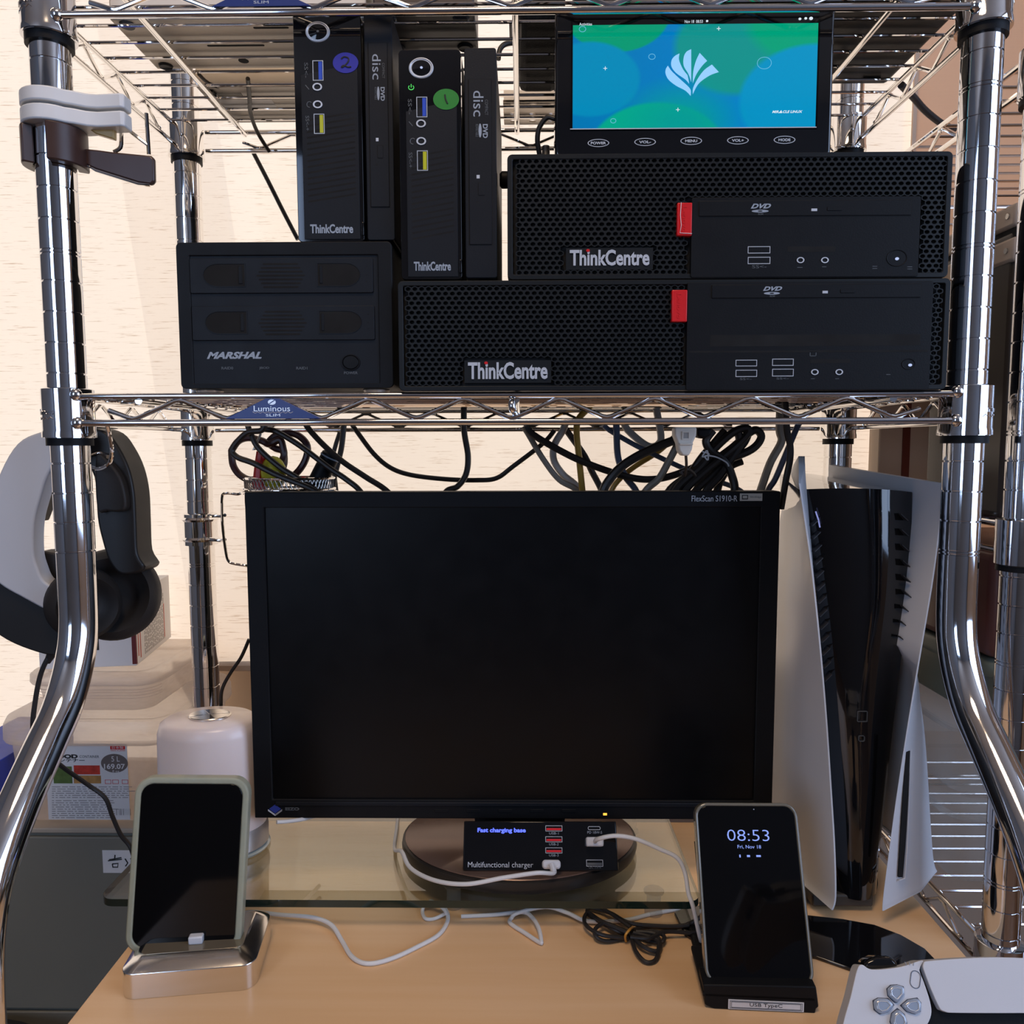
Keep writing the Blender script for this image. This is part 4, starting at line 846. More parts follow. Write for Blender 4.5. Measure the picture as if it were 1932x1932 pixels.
def core(Yf, Yb, grow, m, name, label=None, zt=0):
    L = smooth([(*XZ(u, v, Yf), 0) for u, v in CL], 4); Rr = smooth([(*XZ(u, v, Yf), 0) for u, v in CRt], 4); nx = 12; vs = []; fs = []; M_ = len(L)
    for i in range(M_):
        a, c = L[i], Rr[i]
        for k in range(nx+1):
            s_ = k/nx; vs.append((a[0]-grow+(c[0]-a[0]+2*grow)*s_, Yf+14*(2*s_-1)**2-2, (a[1]*(1-s_)+c[1]*s_)+(3*(1-(2*s_-1)**2) if i == 0 else 0)))
    N = len(vs); vs += [(x+(50*(1-(j % (nx+1))/nx)-14)*(1-j/N), Yb, z+(8 if j < nx+1 else 0)) for j, (x, y, z) in enumerate(vs)]
    for i in range(M_-1):
        for k in range(nx): q = i*(nx+1)+k; fs += [(q, q+1, q+nx+2, q+nx+1), (N+q, N+q+nx+1, N+q+nx+2, N+q+1)]
    for k in range(nx): q = (M_-1)*(nx+1)+k; fs += [(k, N+k, N+k+1, k+1), (q, q+1, N+q+1, N+q)]
    for i in range(M_-1): q = i*(nx+1); fs += [(q, q+nx+1, N+q+nx+1, N+q), (q+nx, N+q+nx, N+q+2*nx+1, q+2*nx+1)]
    return build(name, MB().add(vs, fs), m, t, smooth_ang=50, label=label)
core(YC, 235, 0, PIANO, 'core', 'glossy black core between the panels')
FIN = mat('vent_fin_plastic', (.03, .03, .035), .4)
for i in range(13):
    v = 985+i*24.5; tt = (v-925)/772
    uL = 1521+ (v-925)*.098-(v-925)**2*.00004; 
    p = at(uL+13, v, Y=56); build('vent_fin', MB().add([(p[0]-3, 56, p[2]-3), (p[0]+4, 58, p[2]+3), (p[0]+4, 68, p[2]+3), (p[0]-3, 64, p[2]-3), (p[0]-3, 56, p[2]-4), (p[0]+4, 58, p[2]+2), (p[0]+4, 68, p[2]+2), (p[0]-3, 64, p[2]-4.2)], [(0,1,2,3), (4,7,6,5), (0,4,5,1), (1,5,6,2), (2,6,7,3), (3,7,4,0)]), FIN, t, smooth_ang=0)
for i in range(9):
    v = 975+i*29; u = 1713+i*1.2-max(0, i-5)*3.5
    p = at(u-9, v, Y=60); build('vent_fin', MB().add([(p[0]-2, 60, p[2]+3), (p[0]+4, 58, p[2]-3), (p[0]+4, 68, p[2]-3), (p[0]-2, 68, p[2]+3), (p[0]-2, 60, p[2]+2), (p[0]+4, 58, p[2]-4), (p[0]+4, 68, p[2]-4), (p[0]-2, 68, p[2]+2)], [(0,1,2,3), (4,7,6,5), (0,4,5,1), (1,5,6,2), (2,6,7,3), (3,7,4,0)]), FIN, t, smooth_ang=0)
a = box_px(1617, 1341, 1635, 1361, 58); build('usb_port', MB().ring(rr(*a, .8, 2), rr(a[0]+.4, a[1]-.4, a[2]+.4, a[3]-.4, .6, 2), 56.2, 58), mat('port_rim', (.08, .08, .08), .3), t, smooth_ang=0)
a = box_px(1619, 1387, 1630, 1398, 58); build('usb_c_port', MB().ring(rr(*a, 1.5, 4), rr(a[0]+.4, a[1]-.4, a[2]+.4, a[3]-.4, 1.2, 4), 56.2, 58), mat('port_rim_small', (.08, .08, .08), .3), t, smooth_ang=0)
build('light_strip', MB().tube([at(1539, 965, Y=58), at(1544, 980, Y=58), at(1547, 995, Y=58)], .7, 6), glow('standby_light', (.4, .45, 1), .6), t)
# disc slot let into the right panel
sl = [at(u, v, Y=y) for u, v, y in ((1716, 1416, 45), (1713, 1500, 46), (1707, 1600, 48), (1702, 1654, 49), (1694, 1654, 45), (1697, 1600, 44), (1703, 1500, 42), (1709, 1418, 41))]
build('disc_slot', MB().add([tuple(p+Vector((0, -1.2, 0))) for p in sl]+[tuple(p+Vector((0, 5, 0))) for p in sl], [tuple(range(8)), tuple(range(15, 7, -1))]+[(i, i+8, (i+1) % 8+8, (i+1) % 8) for i in range(8)]), HOLE, rp, smooth_ang=0, label='black disc slot')
a = [at(1717, 1412, Y=50), at(1713, 1500, Y=50), at(1709, 1600, Y=50), at(1705, 1656, Y=50), at(1694, 1660, Y=45)]
build('slot_lip', MB().tube([p+Vector((.5, -1, 0)) for p in a], .9, 8), WHITE, rp)
build('pedestal', MB().box(676, 736, 62, 200, -769.5, -757), mat('pedestal_plastic', (.05, .045, .04), .4), t, bev=2)
build('pedestal', MB().lathe((706, 130, 0), [(60, -771.4), (60, -769)], 40), mat('pedestal_plate', (.02, .02, .02), .3), t)
tr = [at(u, v, Z=-772) for u, v in ((1272, 1722), (1292, 1762), (1340, 1790), (1440, 1800), (1538, 1804), (1612, 1830), (1660, 1850), (1775, 1846), (1772, 1818), (1745, 1790), (1700, 1764), (1650, 1745), (1590, 1734), (1480, 1722), (1400, 1712), (1300, 1708))]
o = build('round_tray', MB().prism([(p[0], p[1]) for p in tr], -775, -771.5, axis='z'), PIANO, None, bev=.8)
tag(o, 'glossy black flat tray on the desk under the games console and the controller', 'tray')
# ------------------------------------------------------------------ game controller
cl = at(1880, 1880, Y=-216); rot = (radians(-34), 0, radians(-6))
t = thing('game_controller', 'white game controller with clear direction buttons at the lower right corner', 'controller', tuple(cl), rot)
f = plane(tuple(cl), rot)
def fp(l, n=4): return outline([f(u, v) for u, v in l], n)
def mir(l): return [(3764-u, v) for u, v in l][::-1]
half = [(1880, 1806), (1800, 1806), (1741, 1812), (1700, 1824), (1660, 1829), (1640, 1828), (1626, 1820), (1617, 1830), (1605, 1880), (1590, 1935), (1578, 2010), (1582, 2070), (1605, 2100), (1640, 2085), (1690, 2030), (1740, 1985), (1800, 1970), (1880, 1965)]
wing = [(1741, 1812), (1700, 1824), (1660, 1829), (1640, 1828), (1626, 1820), (1617, 1830), (1605, 1880), (1590, 1935), (1578, 2010), (1582, 2070), (1605, 2100), (1640, 2085), (1675, 2030), (1715, 1975), (1745, 1940), (1757, 1915), (1755, 1890), (1744, 1855), (1735, 1830)]
body = [(1880, 1815), (1745, 1822), (1660, 1840), (1630, 1900), (1640, 1960), (1720, 1985), (1800, 1975), (1880, 1970)]
build('inner_body', MB().prism([f(u, v) for u, v in body+mir(body)[1:-1]], 5, 24), BLACKP, t, local=True, bev=3)
build('shell_wing', MB().prism(fp(wing), 0, 15), WHITE, t, local=True, bev=5, seg=4, smooth_ang=60)
build('shell_wing', MB().prism(fp(mir(wing)), 0, 15), WHITE, t, local=True, bev=5, seg=4, smooth_ang=60)
tp = [(1741, 1818), (1760, 1812), (1880, 1806), (2000, 1812), (2021, 1818), (2018, 1840), (1993, 1895), (1980, 1908), (1950, 1911), (1810, 1911), (1780, 1908), (1768, 1895), (1745, 1840)]
build('touch_pad', MB().prism(fp(tp, 5), -1.2, 20), WHITE, t, local=True, bev=2.2, seg=3, smooth_ang=60)
build('rear_housing', MB().prism([(a*.86, c*.9) for a, c in fp([(u, v) for u, v in half+mir(half)[1:-1]], 3)], 14, 40), WHITE, t, local=True, bev=6, seg=3, smooth_ang=60)
CLR = mat('clear_grey_button', (.30, .36, .46), .15, coat=1)
for l in ([(1673, 1866), (1680, 1859), (1692, 1858), (1704, 1862), (1705, 1876), (1692, 1891), (1688, 1891), (1675, 1879)], [(1647, 1888), (1656, 1883), (1675, 1884), (1686, 1896), (1675, 1909), (1660, 1913), (1649, 1905)], [(1699, 1897), (1712, 1886), (1730, 1883), (1737, 1892), (1736, 1908), (1726, 1913), (1710, 1908)], [(1693, 1903), (1706, 1914), (1711, 1930), (1705, 1942), (1688, 1943), (1679, 1928), (1682, 1912)]):
    p = [f(u, v) for u, v in l]; n = len(p); mx_ = sum(a for a, _ in p)/n; mz_ = sum(c for _, c in p)/n
    well = build('button_well', MB().prism([(mx_+(a-mx_)*1.07, mz_+(c-mz_)*1.07) for a, c in p], -.15, 3), mat('button_gap', (.05, .06, .09), .5), t, local=True, smooth_ang=0)
    bt = build('direction_button', MB().prism(p, -2.8, 2), CLR, t, local=True, bev=1.6, seg=3)
    build('button_step', MB().tube([(mx_+(a-mx_)*.62, -2.9, mz_+(c-mz_)*.62) for a, c in p], .3, 5, closed=True), SILVER, bt, local=True)
cx_, cz_ = f(1727, 1848); build('create_button', MB().ring([(cx_+a*cos(.3)+c*sin(.3), cz_+c*cos(.3)-a*sin(.3)) for a, c in rr(-3, 3, -5, 5, 2.9, 5)], [(cx_+a*cos(.3)+c*sin(.3), cz_+c*cos(.3)-a*sin(.3)) for a, c in rr(-2.6, 2.6, -4.6, 4.6, 2.5, 5)], -.3, 1), mat('button_outline', (.10, .12, .17), .5), t, local=True, smooth_ang=0)
for da in (-3, 0, 3): build('create_mark', MB().tube([(cx_-2+da*.7, -.3, cz_+7.5), (cx_-2+da*.9, -.3, cz_+9.3)], .22, 4), GREYT, t, local=True)
build('shoulder_button', MB().prism([f(u, v) for u, v in ((1636, 1830), (1640, 1812), (1660, 1803), (1690, 1804), (1700, 1815), (1705, 1826), (1680, 1829))], 8, 26), PIANO, t, local=True, bev=2)
# ------------------------------------------------------------------ cables hanging from the lower shelf behind the monitor
CBR = mat('brown_black_cable', (.022, .016, .013), .4); CGR = mat('warm_grey_cable', (.33, .27, .21), .45); CLG = mat('pale_grey_cable', (.50, .45, .40), .45)
CYE = mat('ochre_cable', (.50, .28, .04), .4); CBL = mat('slate_blue_cable', (.10, .13, .20), .4); CDB = mat('navy_cable', (.05, .06, .11), .4)
def hang(label, l, Y, r, m, drop=True, name='cable'):
    n = len(l); pts = []
    for i, p in enumerate(l): pts.append(at(p[0], p[1], Y=Y+(p[2] if len(p) > 2 else 0)))
    a, b_ = pts[0], pts[-1]
    up = Vector((a[0]+(a[0]-pts[1][0])*.3, a[1], max(a[2]+8, -300)))
    if l[0][1] < 830 and drop: pts = [up]+pts
    if l[-1][1] > 900: pts.append(Vector((b_[0]+(b_[0]-pts[-2][0])*.8, b_[1]+5, b_[2]-30)))
    return cable(name, label, pts, r, m)
hang('black cable looping in front of the scissors into the monitor top', [(493, 812), (465, 817), (439, 846), (447, 862), (478, 874), (524, 897), (602, 930)], 168, 3.2, CBR)
hang('black cable crossing the red pen from the shelf down to the right', [(472, 815), (488, 846), (529, 882), (566, 905), (599, 930)], 176, 3.2, CBR)
hang('black cable crossing the scissors handle and the black marker', [(500, 809), (521, 814), (566, 841), (620, 882), (654, 905), (682, 930)], 184, 3.2, CBR)
hang('black cable passing just right of the marker in the mesh cup', [(584, 811), (612, 841), (648, 872), (690, 900), (734, 930)], 176, 3.2, CBR)
hang('short black cable dropping behind the black marker', [(641, 816), (633, 841), (628, 866), (632, 905)], 285, 2.8, CBR)
hang('thick dark cable hanging straight down right of the black marker', [(648, 812), (644, 846), (636, 880), (630, 906)], 262, 3.4, CBR)
hang('long black cable sagging in a wide curve left of centre under the shelf', [(674, 815), (705, 856), (736, 882), (775, 896), (840, 904), (900, 906), (937, 902), (968, 880), (1024, 837), (1046, 812)], 220, 2.8, CBR)
hang('single dark cable hanging down alone and curving left above the monitor', [(875, 770), (876, 815), (883, 861), (879, 895), (863, 918), (840, 930)], 200, 3.4, CBR)
hang('dark brown cable crossing all the coloured ones towards the bundle', [(1002, 817), (1033, 837), (1086, 865), (1142, 887), (1195, 902), (1235, 904), (1273, 896), (1313, 880), (1330, 873)], 190, 4.0, CBR)
hang('warm grey cable slanting down left of the loop of grey cable', [(996, 818), (1024, 865), (1055, 905), (1092, 928)], 205, 3.4, CGR)
hang('pale grey cable bowed to the left beside the ochre cable', [(1062, 812), (1046, 840), (1045, 868), (1062, 895), (1092, 922)], 212, 4.0, CLG)
hang('ochre yellow cable hanging straight down in the middle', [(1112, 768), (1092, 790), (1088, 815), (1092, 859), (1099, 928)], 198, 3.6, CYE)
hang('dark cable running behind the ochre one down to the right', [(1071, 815), (1102, 859), (1117, 890), (1136, 928)], 225, 3.8, CBR)
hang('slate blue cable hanging down and curving right to the monitor', [(1163, 805), (1166, 862), (1180, 899), (1201, 928)], 215, 3.8, CBL)
hang('slate blue cable running in a long slant to the right above the monitor', [(1155, 815), (1210, 846), (1288, 883), (1335, 902), (1397, 926)], 222, 3.0, CBL)
hang('thick black cable arching from the monitor up to the white plug', [(1276, 829), (1240, 843), (1204, 860), (1172, 881), (1150, 905), (1137, 930)], 170, 5.0, CBR, drop=False)
hang('ochre yellow cable curving from the white plug down behind the thick black one', [(1274, 822), (1242, 852), (1198, 880), (1168, 905), (1152, 930)], 232, 3.2, CYE)
hang('white cable forming a U shaped loop under the shelf', [(1185, 812), (1210, 834), (1228, 843), (1242, 838), (1247, 822), (1238, 770)], 228, 4.2, CLG)
hang('warm grey cable slanting from the white plug down to the left', [(1280, 835), (1262, 870), (1243, 903), (1217, 928)], 186, 4.0, CGR)
hang('thick beige cable hanging at the right end of the monitor top', [(1472, 770), (1471, 812), (1474, 834), (1453, 874), (1434, 928)], 210, 4.6, CGR)
hang('navy cable slanting behind the thick beige cable at the right', [(1502, 810), (1478, 868), (1462, 905), (1448, 928)], 225, 3.4, CDB)
hang('black cable dropping onto the left top corner of the games console', [(1482, 770), (1485, 812), (1491, 843), (1490, 870), (1483, 905)], 120, 3.4, CBR)
bn = thing('cable_bundle', 'thick black power cord folded in loops tied with white wire under the shelf', 'cable', tuple(at(1350, 870, Y=165)))
for l in ([(1266, 930), (1290, 905), (1335, 878), (1380, 846), (1412, 818), (1428, 812), (1436, 826), (1418, 848), (1370, 868), (1304, 890)], [(1290, 930), (1318, 900), (1356, 868), (1392, 838), (1412, 815), (1405, 808), (1380, 818), (1345, 850), (1322, 880), (1275, 925)],
          [(1310, 930), (1345, 895), (1372, 866), (1402, 838), (1414, 812)], [(1330, 930), (1358, 898), (1378, 868), (1395, 840), (1392, 812)], [(1345, 812), (1332, 832), (1342, 852), (1366, 868), (1380, 895), (1386, 930)], [(1368, 812), (1340, 845), (1325, 862), (1300, 895), (1260, 930)], [(1400, 870), (1378, 880), (1360, 905), (1352, 930)]):
    Yb = 150+random.random()*26; pts = [at(u, v, Y=Yb) for u, v in l]
    if l[0][1] > 920: pts = [pts[0]+Vector((-14, 2, -34))]+pts
    if l[-1][1] > 920: pts = pts+[pts[-1]+Vector((-6, 2, -34))]
    build('cord', MB().tube(smooth(pts, 6), 4.3, 10), CBR, bn)
build('twist_tie', MB().tube(smooth([at(u, v, Y=140) for u, v in ((1325, 852), (1338, 857), (1325, 862), (1334, 850), (1336, 868), (1330, 860), (1350, 862), (1370, 872), (1375, 880))], 5), .8, 6), PAPER, bn, label='white twist tie')
t = thing('cord_plug', 'cream plastic clip plug hanging below the middle of the lower shelf rail', 'plug', tuple(at(1293, 860, Y=20)))
PLG = mat('cream_plastic', (.66, .60, .52), .4)
Yp = 14
build('clip_head', MB().prism([XZ(u, v, Yp) for u, v in ((1273, 806), (1315, 806), (1314, 822), (1308, 834), (1306, 848), (1300, 860), (1288, 860), (1281, 850), (1279, 836), (1273, 822))], Yp, Yp+14), PLG, t, bev=1.5)
a = box_px(1289, 816, 1299, 827, Yp); build('clip_window', MB().ring([(a[0]-1, a[2]-1), (a[1]+1, a[2]-1), (a[1]+1, a[3]+1), (a[0]-1, a[3]+1)], [(a[0], a[2]), (a[1], a[2]), (a[1], a[3]), (a[0], a[3])], Yp-1, Yp+1), PLG, t)
build('clip_opening', MB().box(a[0], a[1], Yp-.4, Yp+1, a[2], a[3]), STEEL, t)
a = box_px(1281, 836, 1307, 840, Yp); build('clip_collar', MB().box(a[0], a[1], Yp-2, Yp+15, a[2], a[3]), PLG, t, bev=.8)
build('cord', MB().tube(smooth([at(1294, 858, Y=Yp+7), at(1295, 880, Y=Yp+12), at(1292, 897, Y=Yp+20), at(1285, 890, Y=Yp+22), at(1300, 886, Y=Yp+24), at(1312, 898, Y=Yp+40)], 6), 1.3, 8), CBR, t)
o = build('power_plug', MB().prism([XZ(u, v, 40) for u, v in ((1316, 808), (1345, 809), (1341, 821), (1330, 828), (1316, 824))], 40, 58), BLACKP, None, bev=2)
tag(o, 'small black power plug right beside the cream clip plug under the shelf', 'plug')
o = build('shelf_hook', MB().tube(smooth([at(968, 752, Y=-10), at(966, 762, Y=-18), at(967, 772, Y=-18), at(972, 780, Y=-14), at(978, 790, Y=-6)], 5), [3.2]*12+[2.4]*9, 12), CHROME)
tag(o, 'small chrome hook over the top rail at the middle of the lower shelf', 'hook')
hang('thin black cable slanting down beside the left of the slim computers', [(478, 288), (505, 340), (535, 400), (562, 452)], 300, 2.6, CBR, drop=False)
hang('thin black cable running down from behind the monitor to its left', [(470, 1206), (455, 1240), (436, 1268), (420, 1298), (417, 1326)], 196, 2.0, CBR, drop=False)
# ------------------------------------------------------------------ wire mesh cup and what stands in it
cx, cy = at(546, 910, Y=205)[0], 205; rc = 50
zc = at(546, 905, Y=160)[2]
t = thing('mesh_cup', 'chrome wire mesh pen cup hooked on the back post behind the monitor', 'cup', (cx, cy, zc-105))
def hoop(z, r, w, m=BRIGHT, nm='hoop'): return build(nm, MB().tube([(cx+r*cos(2*pi*k/40), cy+r*.75*sin(2*pi*k/40), z) for k in range(40)], w, 8, closed=True), m, t)
hoop(zc, rc, 1.5); hoop(zc-12, rc+1, 1.3); hoop(zc-16, rc+5, 1.5); hoop(zc-104, rc-3, 1.5)
b = MB(); n = 64
for k in range(n):
    for s_ in (1, -1):
        a0 = 2*pi*k/n; pts = []
        for j in range(5): a1 = a0+s_*j*2*pi/n*2.2; pts.append((cx+(rc-j*.5)*cos(a1), cy+(rc-j*.5)*.75*sin(a1), zc-j*26))
        b.tube(pts, .45, 3, caps=False)
build('wire_mesh', b, STEEL, t, kind='stuff', smooth_ang=0)
build('cup_floor', MB().lathe((cx, cy, 0), [(rc-3, zc-105), (rc-3, zc-104)], 40, sy=.75), STEEL, t)
fr = [at(u, v, Y=190) for u, v in ((448, 933), (425, 931), (419, 940), (420, 990), (426, 1040), (431, 1058), (440, 1063), (464, 1067))]
build('hanger_frame', MB().tube([fr[0]+Vector((14, 10, 4))]+smooth(fr, 4)+[fr[-1]+Vector((14, 10, 0))], 1.6, 8), BRIGHT, t)
pc = at(384, 1000, Y=262)
cp = build('post_clamp', MB().lathe((0, BY, 0), [(17, at(384, 970, Y=240)[2]), (20, at(384, 972, Y=240)[2]), (20, at(384, 978, Y=240)[2]), (22, at(384, 982, Y=240)[2]), (20, at(384, 986, Y=240)[2]), (20, at(384, 1016, Y=240)[2]), (22, at(384, 1020, Y=240)[2]), (20, at(384, 1024, Y=240)[2]), (20, at(384, 1031, Y=240)[2]), (17, at(384, 1031, Y=240)[2])], 36), BRIGHT, t, label='chrome clamp round the back post')
for v in (976, 1022): p = at(412, v, Y=225); build('clamp_arm', MB().tube([(18, 245, p[2]), at(418, v-2, Y=200), at(424, v-4, Y=190)], 2, 8), BRIGHT, cp)
sc_o = thing('scissors', 'scissors with dark maroon oval handles standing in the mesh cup', 'scissors', (cx-20, cy+5, zc-100))
MAR = mat('maroon_plastic', (.05, .012, .016), .35)
def loop_px(l, Y, w, m, par, nm): p = smooth([at(u, v, Y=Y) for u, v in l+[l[0]]], 5)[:-1]; return build(nm, MB().tube(p, w, 10, closed=True), m, par)
loop_px([(437, 850), (450, 832), (470, 826), (495, 832), (508, 838), (528, 830), (534, 845), (535, 862), (520, 885), (480, 905), (455, 898), (440, 878)], 203, 4.0, MAR, sc_o, 'handle')
loop_px([(505, 836), (520, 822), (545, 817), (566, 824), (580, 842), (576, 868), (560, 892), (540, 904), (528, 897), (536, 875), (534, 852), (520, 846)], 208, 4.0, MAR, sc_o, 'handle')
build('blade', MB().prism([(cx-35, zc-98), (cx-30, zc-98), (cx-10, zc+2), (cx-22, zc+2)], cy+4, cy+6.5), STEEL, sc_o)
o = thing('red_pen', 'red plastic capped pen standing at the left in the mesh cup', 'pen', (cx-26, 185, zc-98))
p0, p1 = at(493, 852, Y=190), at(489, 912, Y=190)
build('barrel', MB().tube([p1-Vector((0, 0, 80)), p1, p1+(p0-p1)*.6, p0], [7.5, 7.5, 6.6, 5.4], 10), RED, o)
build('cap_ridge', MB().tube([p1+(p0-p1)*.2+Vector((2, -7, 0)), p0+Vector((1, -5, 0))], 1.1, 6), RED, o)
build('metal_clip', MB().tube([at(490, 846, Y=186), at(478, 849, Y=184), at(486, 832, Y=184), at(492, 818, Y=186)], 1.3, 8), STEEL, o)
o = build('glue_bottle', MB().ball(at(516, 892, Y=188), 15, 16, .95, .8, 1.25), YELLOW)
for v in o.data.vertices: v.co.x += .22*(-v.co.z)*-.0+max(0, 0)
tag(o, 'translucent yellow plastic bottle beside the red pen in the mesh cup', 'bottle')
o = thing('marker', 'thick black marker pen leaning right in the mesh cup', 'pen', (cx+25, 206, zc-98))
p0, p1 = at(626, 855, Y=200), at(600, 908, Y=200)
build('barrel', MB().tube([p1+(p1-p0)*1.6, p1, p0+(p1-p0)*.05, p0], [11, 11, 10.5, 8.5], 16), BLACKP, o)
build('cap_band', MB().tube([p0+(p1-p0)*.12, p0+(p1-p0)*.16], 11.2, 16), GREYT, o)
# ------------------------------------------------------------------ headset hanging on the left post
t = thing('headset', 'white and black headphones hanging from a hook behind the left front post', 'headphones', (-5, 50, -520))
def ppx(l, Y0_, Y1_, n=4): return MB().prism(outline([XZ(u, v, Y0_) for u, v in l], n), Y0_, Y1_)
HB = mat('black_headset_plastic', (.012, .011, .011), .45); HP = mat('ear_cushion', (.018, .015, .014), .6, bump=.1)
build('outer_shell', ppx([(150, 824), (140, 812), (110, 812), (72, 816), (32, 837), (0, 890), (-22, 960), (-26, 1040), (-12, 1085), (0, 1103), (37, 1125), (107, 1158), (112, 1120), (82, 1096), (70, 1071), (63, 1041), (64, 986), (75, 941), (87, 902), (104, 876), (130, 860), (148, 850)], 44, 62), WHITE, t, bev=6, seg=4, smooth_ang=70, label='white outer shell band')
build('lower_cup', ppx([(-30, 1075), (0, 1098), (45, 1122), (110, 1150), (118, 1200), (108, 1236), (55, 1226), (0, 1200), (-40, 1160)], 50, 84), HB, t, bev=8, seg=4, smooth_ang=70, label='black ear cup of the near side')
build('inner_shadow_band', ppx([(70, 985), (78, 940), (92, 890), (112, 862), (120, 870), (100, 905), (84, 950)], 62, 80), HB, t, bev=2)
build('head_band', ppx([(120, 818), (160, 806), (200, 816), (224, 846), (242, 884), (252, 930), (255, 990), (258, 1045), (272, 1075), (230, 1085), (205, 1060), (190, 1015), (182, 975), (176, 900), (150, 860)], 70, 104), HB, t, bev=7, seg=4, smooth_ang=70, label='black padded head band')
build('band_pad', ppx([(180, 860), (205, 872), (226, 900), (236, 935), (236, 960), (222, 966), (200, 964), (182, 960)], 62, 76), HP, t, bev=5, seg=3, smooth_ang=70)
def cup(u, v, Y, r, tilt, nm, lab, th=14):
    p = at(u, v, Y=Y); R = Euler((radians(tilt[0]), radians(tilt[1]), radians(tilt[2]))).to_matrix(); src = MB().lathe((0, 0, 0), [(r*.35, 3), (r*.52, 0), (r*.62, -7), (r*.8, -th), (r*.95, -7), (r, 0), (r*1.02, 6), (r*.98, 7), (r*1.0, 9), (r*.9, 20), (r*.5, 26), (.5, 27)], 44, 'y', 1, 1.05)
    b = MB().add([tuple(R @ Vector(q)+p) for q in src.v], src.f); return build(nm, b, HP, t, smooth_ang=60, label=lab)
cup(213, 1122, 84, 43, (-8, -10, 22), 'ear_cup', 'far ear cup with a round cushion')
cup(160, 1140, 58, 33, (0, -10, 40), 'ear_cushion', 'near ear cushion')
build('cushion_bridge', ppx([(64, 1045), (110, 1050), (112, 1112), (82, 1092)], 64, 86), HP, t, bev=3, smooth_ang=60)
c_ = at(96, 1236, Y=66)
build('cord', MB().tube(smooth([c_, at(88, 1246, Y=64), at(76, 1275, Y=64), at(67, 1320, Y=64), at(62, 1372, Y=66), at(72, 1408, Y=80), at(100, 1432, Y=110), at(125, 1452, Y=130), at(165, 1480, Y=150), at(198, 1505, Y=150), at(212, 1540, Y=150), at(228, 1575, Y=150), at(246, 1598, Y=150), at(262, 1640, Y=140), (40, 60, -772.6)], 6), 2.3, 8), RUBBER, t)
build('cord_boot', MB().tube([c_+Vector((3, 0, 6)), c_, c_-Vector((4, 0, 7))], [5, 4.2, 3], 10), RUBBER, t)
o = build('wire_hook', MB().tube(smooth([at(200, 795, Y=20), at(206, 818, Y=26), at(211, 850, Y=30), at(207, 872, Y=34), at(196, 882, Y=40), at(180, 884, Y=44), at(165, 876, Y=50), at(168, 862, Y=60), at(188, 855, Y=70), at(204, 862, Y=64)], 5), 1.9, 10), BRIGHT)
tag(o, 'bent chrome wire hook that carries the headphones', 'hook')
# ------------------------------------------------------------------ clamps on the left front post
WCL = mat('white_clamp_plastic', (.66, .66, .66), .4)
t = thing('post_clip', 'white plastic double ring clip around the left front post', 'clip', (0, 0, at(95, 220, Y=-22)[2]))
for v0, v1 in ((158, 186), (192, 222)):
    za, zb_ = at(95, v1, Y=-24)[2], at(95, v0, Y=-24)[2]
    pl = [(24*cos(radians(a)), 24*sin(radians(a))) for a in range(40, 321, 14)]
    pl = pl+[(24, -13), (32, -8), (40, -6), (60, -8), (63, -6), (63, 6), (60, 8), (40, 9), (30, 14)]
    b = MB(); n = len(pl); inn = [(16.2*cos(math.atan2(y, x)), 16.2*sin(math.atan2(y, x))) for x, y in pl]
    b = MB(); vs = [(x, y, z) for z in (za, zb_) for x, y in pl]
    b.prism(pl, za, zb_, axis='z')
    build('clip_ring', b, WCL, t, bev=1.4, seg=3)
t = thing('lever_bracket', 'dark brown bracket with a long lever clamped below the white clip', 'bracket', (0, 0, at(95, 300, Y=-20)[2]))
za, zb_ = at(95, 300, Y=-22)[2], at(95, 226, Y=-22)[2]
for a0, a1 in ((150, 235), (285, 395)):
    o_ = [(25*cos(radians(a)), 25*sin(radians(a))) for a in range(a0, a1+1, 10)]; i_ = [(16.3*cos(radians(a)), 16.3*sin(radians(a))) for a in range(a1, a0-1, -10)]
    build('jaw', MB().prism(o_+i_, za, zb_, axis='z'), BROWN, t, bev=1.2)
build('lever', MB().prism([XZ(u, v, 2) for u, v in ((150, 272), (160, 280), (182, 282), (212, 286), (284, 293), (290, 299), (291, 341), (285, 348), (262, 345), (182, 320), (150, 306))], 2, 7), BROWN, t, bev=1.5)
build('lever_rim', MB().tube([at(u, v, Y=4) for u, v in ((148, 300), (182, 322), (262, 347), (284, 349))], 1.6, 8), BRIGHT, t)
build('pivot_plate', MB().prism([XZ(u, v, 0) for u, v in ((158, 236), (214, 232), (214, 262), (180, 252))], 0, 6), mat('amber_plastic', (.42, .27, .10), .3), t, bev=1)
for l in ([(219, 192), (225, 210), (228, 240), (229, 268), (226, 280), (215, 287)], [(276, 214), (278, 245), (281, 292)], [(228, 232), (250, 252), (279, 274)]):
    build('wire', MB().tube(smooth([at(u, v, Y=14) for u, v in l], 4), 1.7, 8), BRIGHT, t)
# ------------------------------------------------------------------ left side: cabinet, boxes, lamp
CAB = mat('grey_green_laminate', (.20, .19, .155), .55, var=.03)
t = thing('cabinet', 'low grey green cabinet left of the desk with a handwritten paper label', 'cabinet', (-340, 420, ZF))
build('carcass', MB().box(-760, -22, 232, 440, ZF, -783), CAB, t, bev=1.5)
build('cabinet_top', MB().box(-764, -21, 228, 444, -784, -777.5), mat('cabinet_top_laminate', (.45, .38, .30), .5), t, bev=1.5)
build('drawer_front', MB().box(-750, -24, 227, 232, -1010, -788), CAB, t, bev=1.5)
build('drawer_front', MB().box(-750, -24, 227, 232, -1250, -1014), CAB, t, bev=1.5)
Yc = 226.6
a = box_px(193, 1604, 290, 1647, Yc); lb = build('paper_label', MB().box(a[0], a[1], Yc-.3, Yc+.2, a[2], a[3]), PAPER, t, label='handwritten paper label')
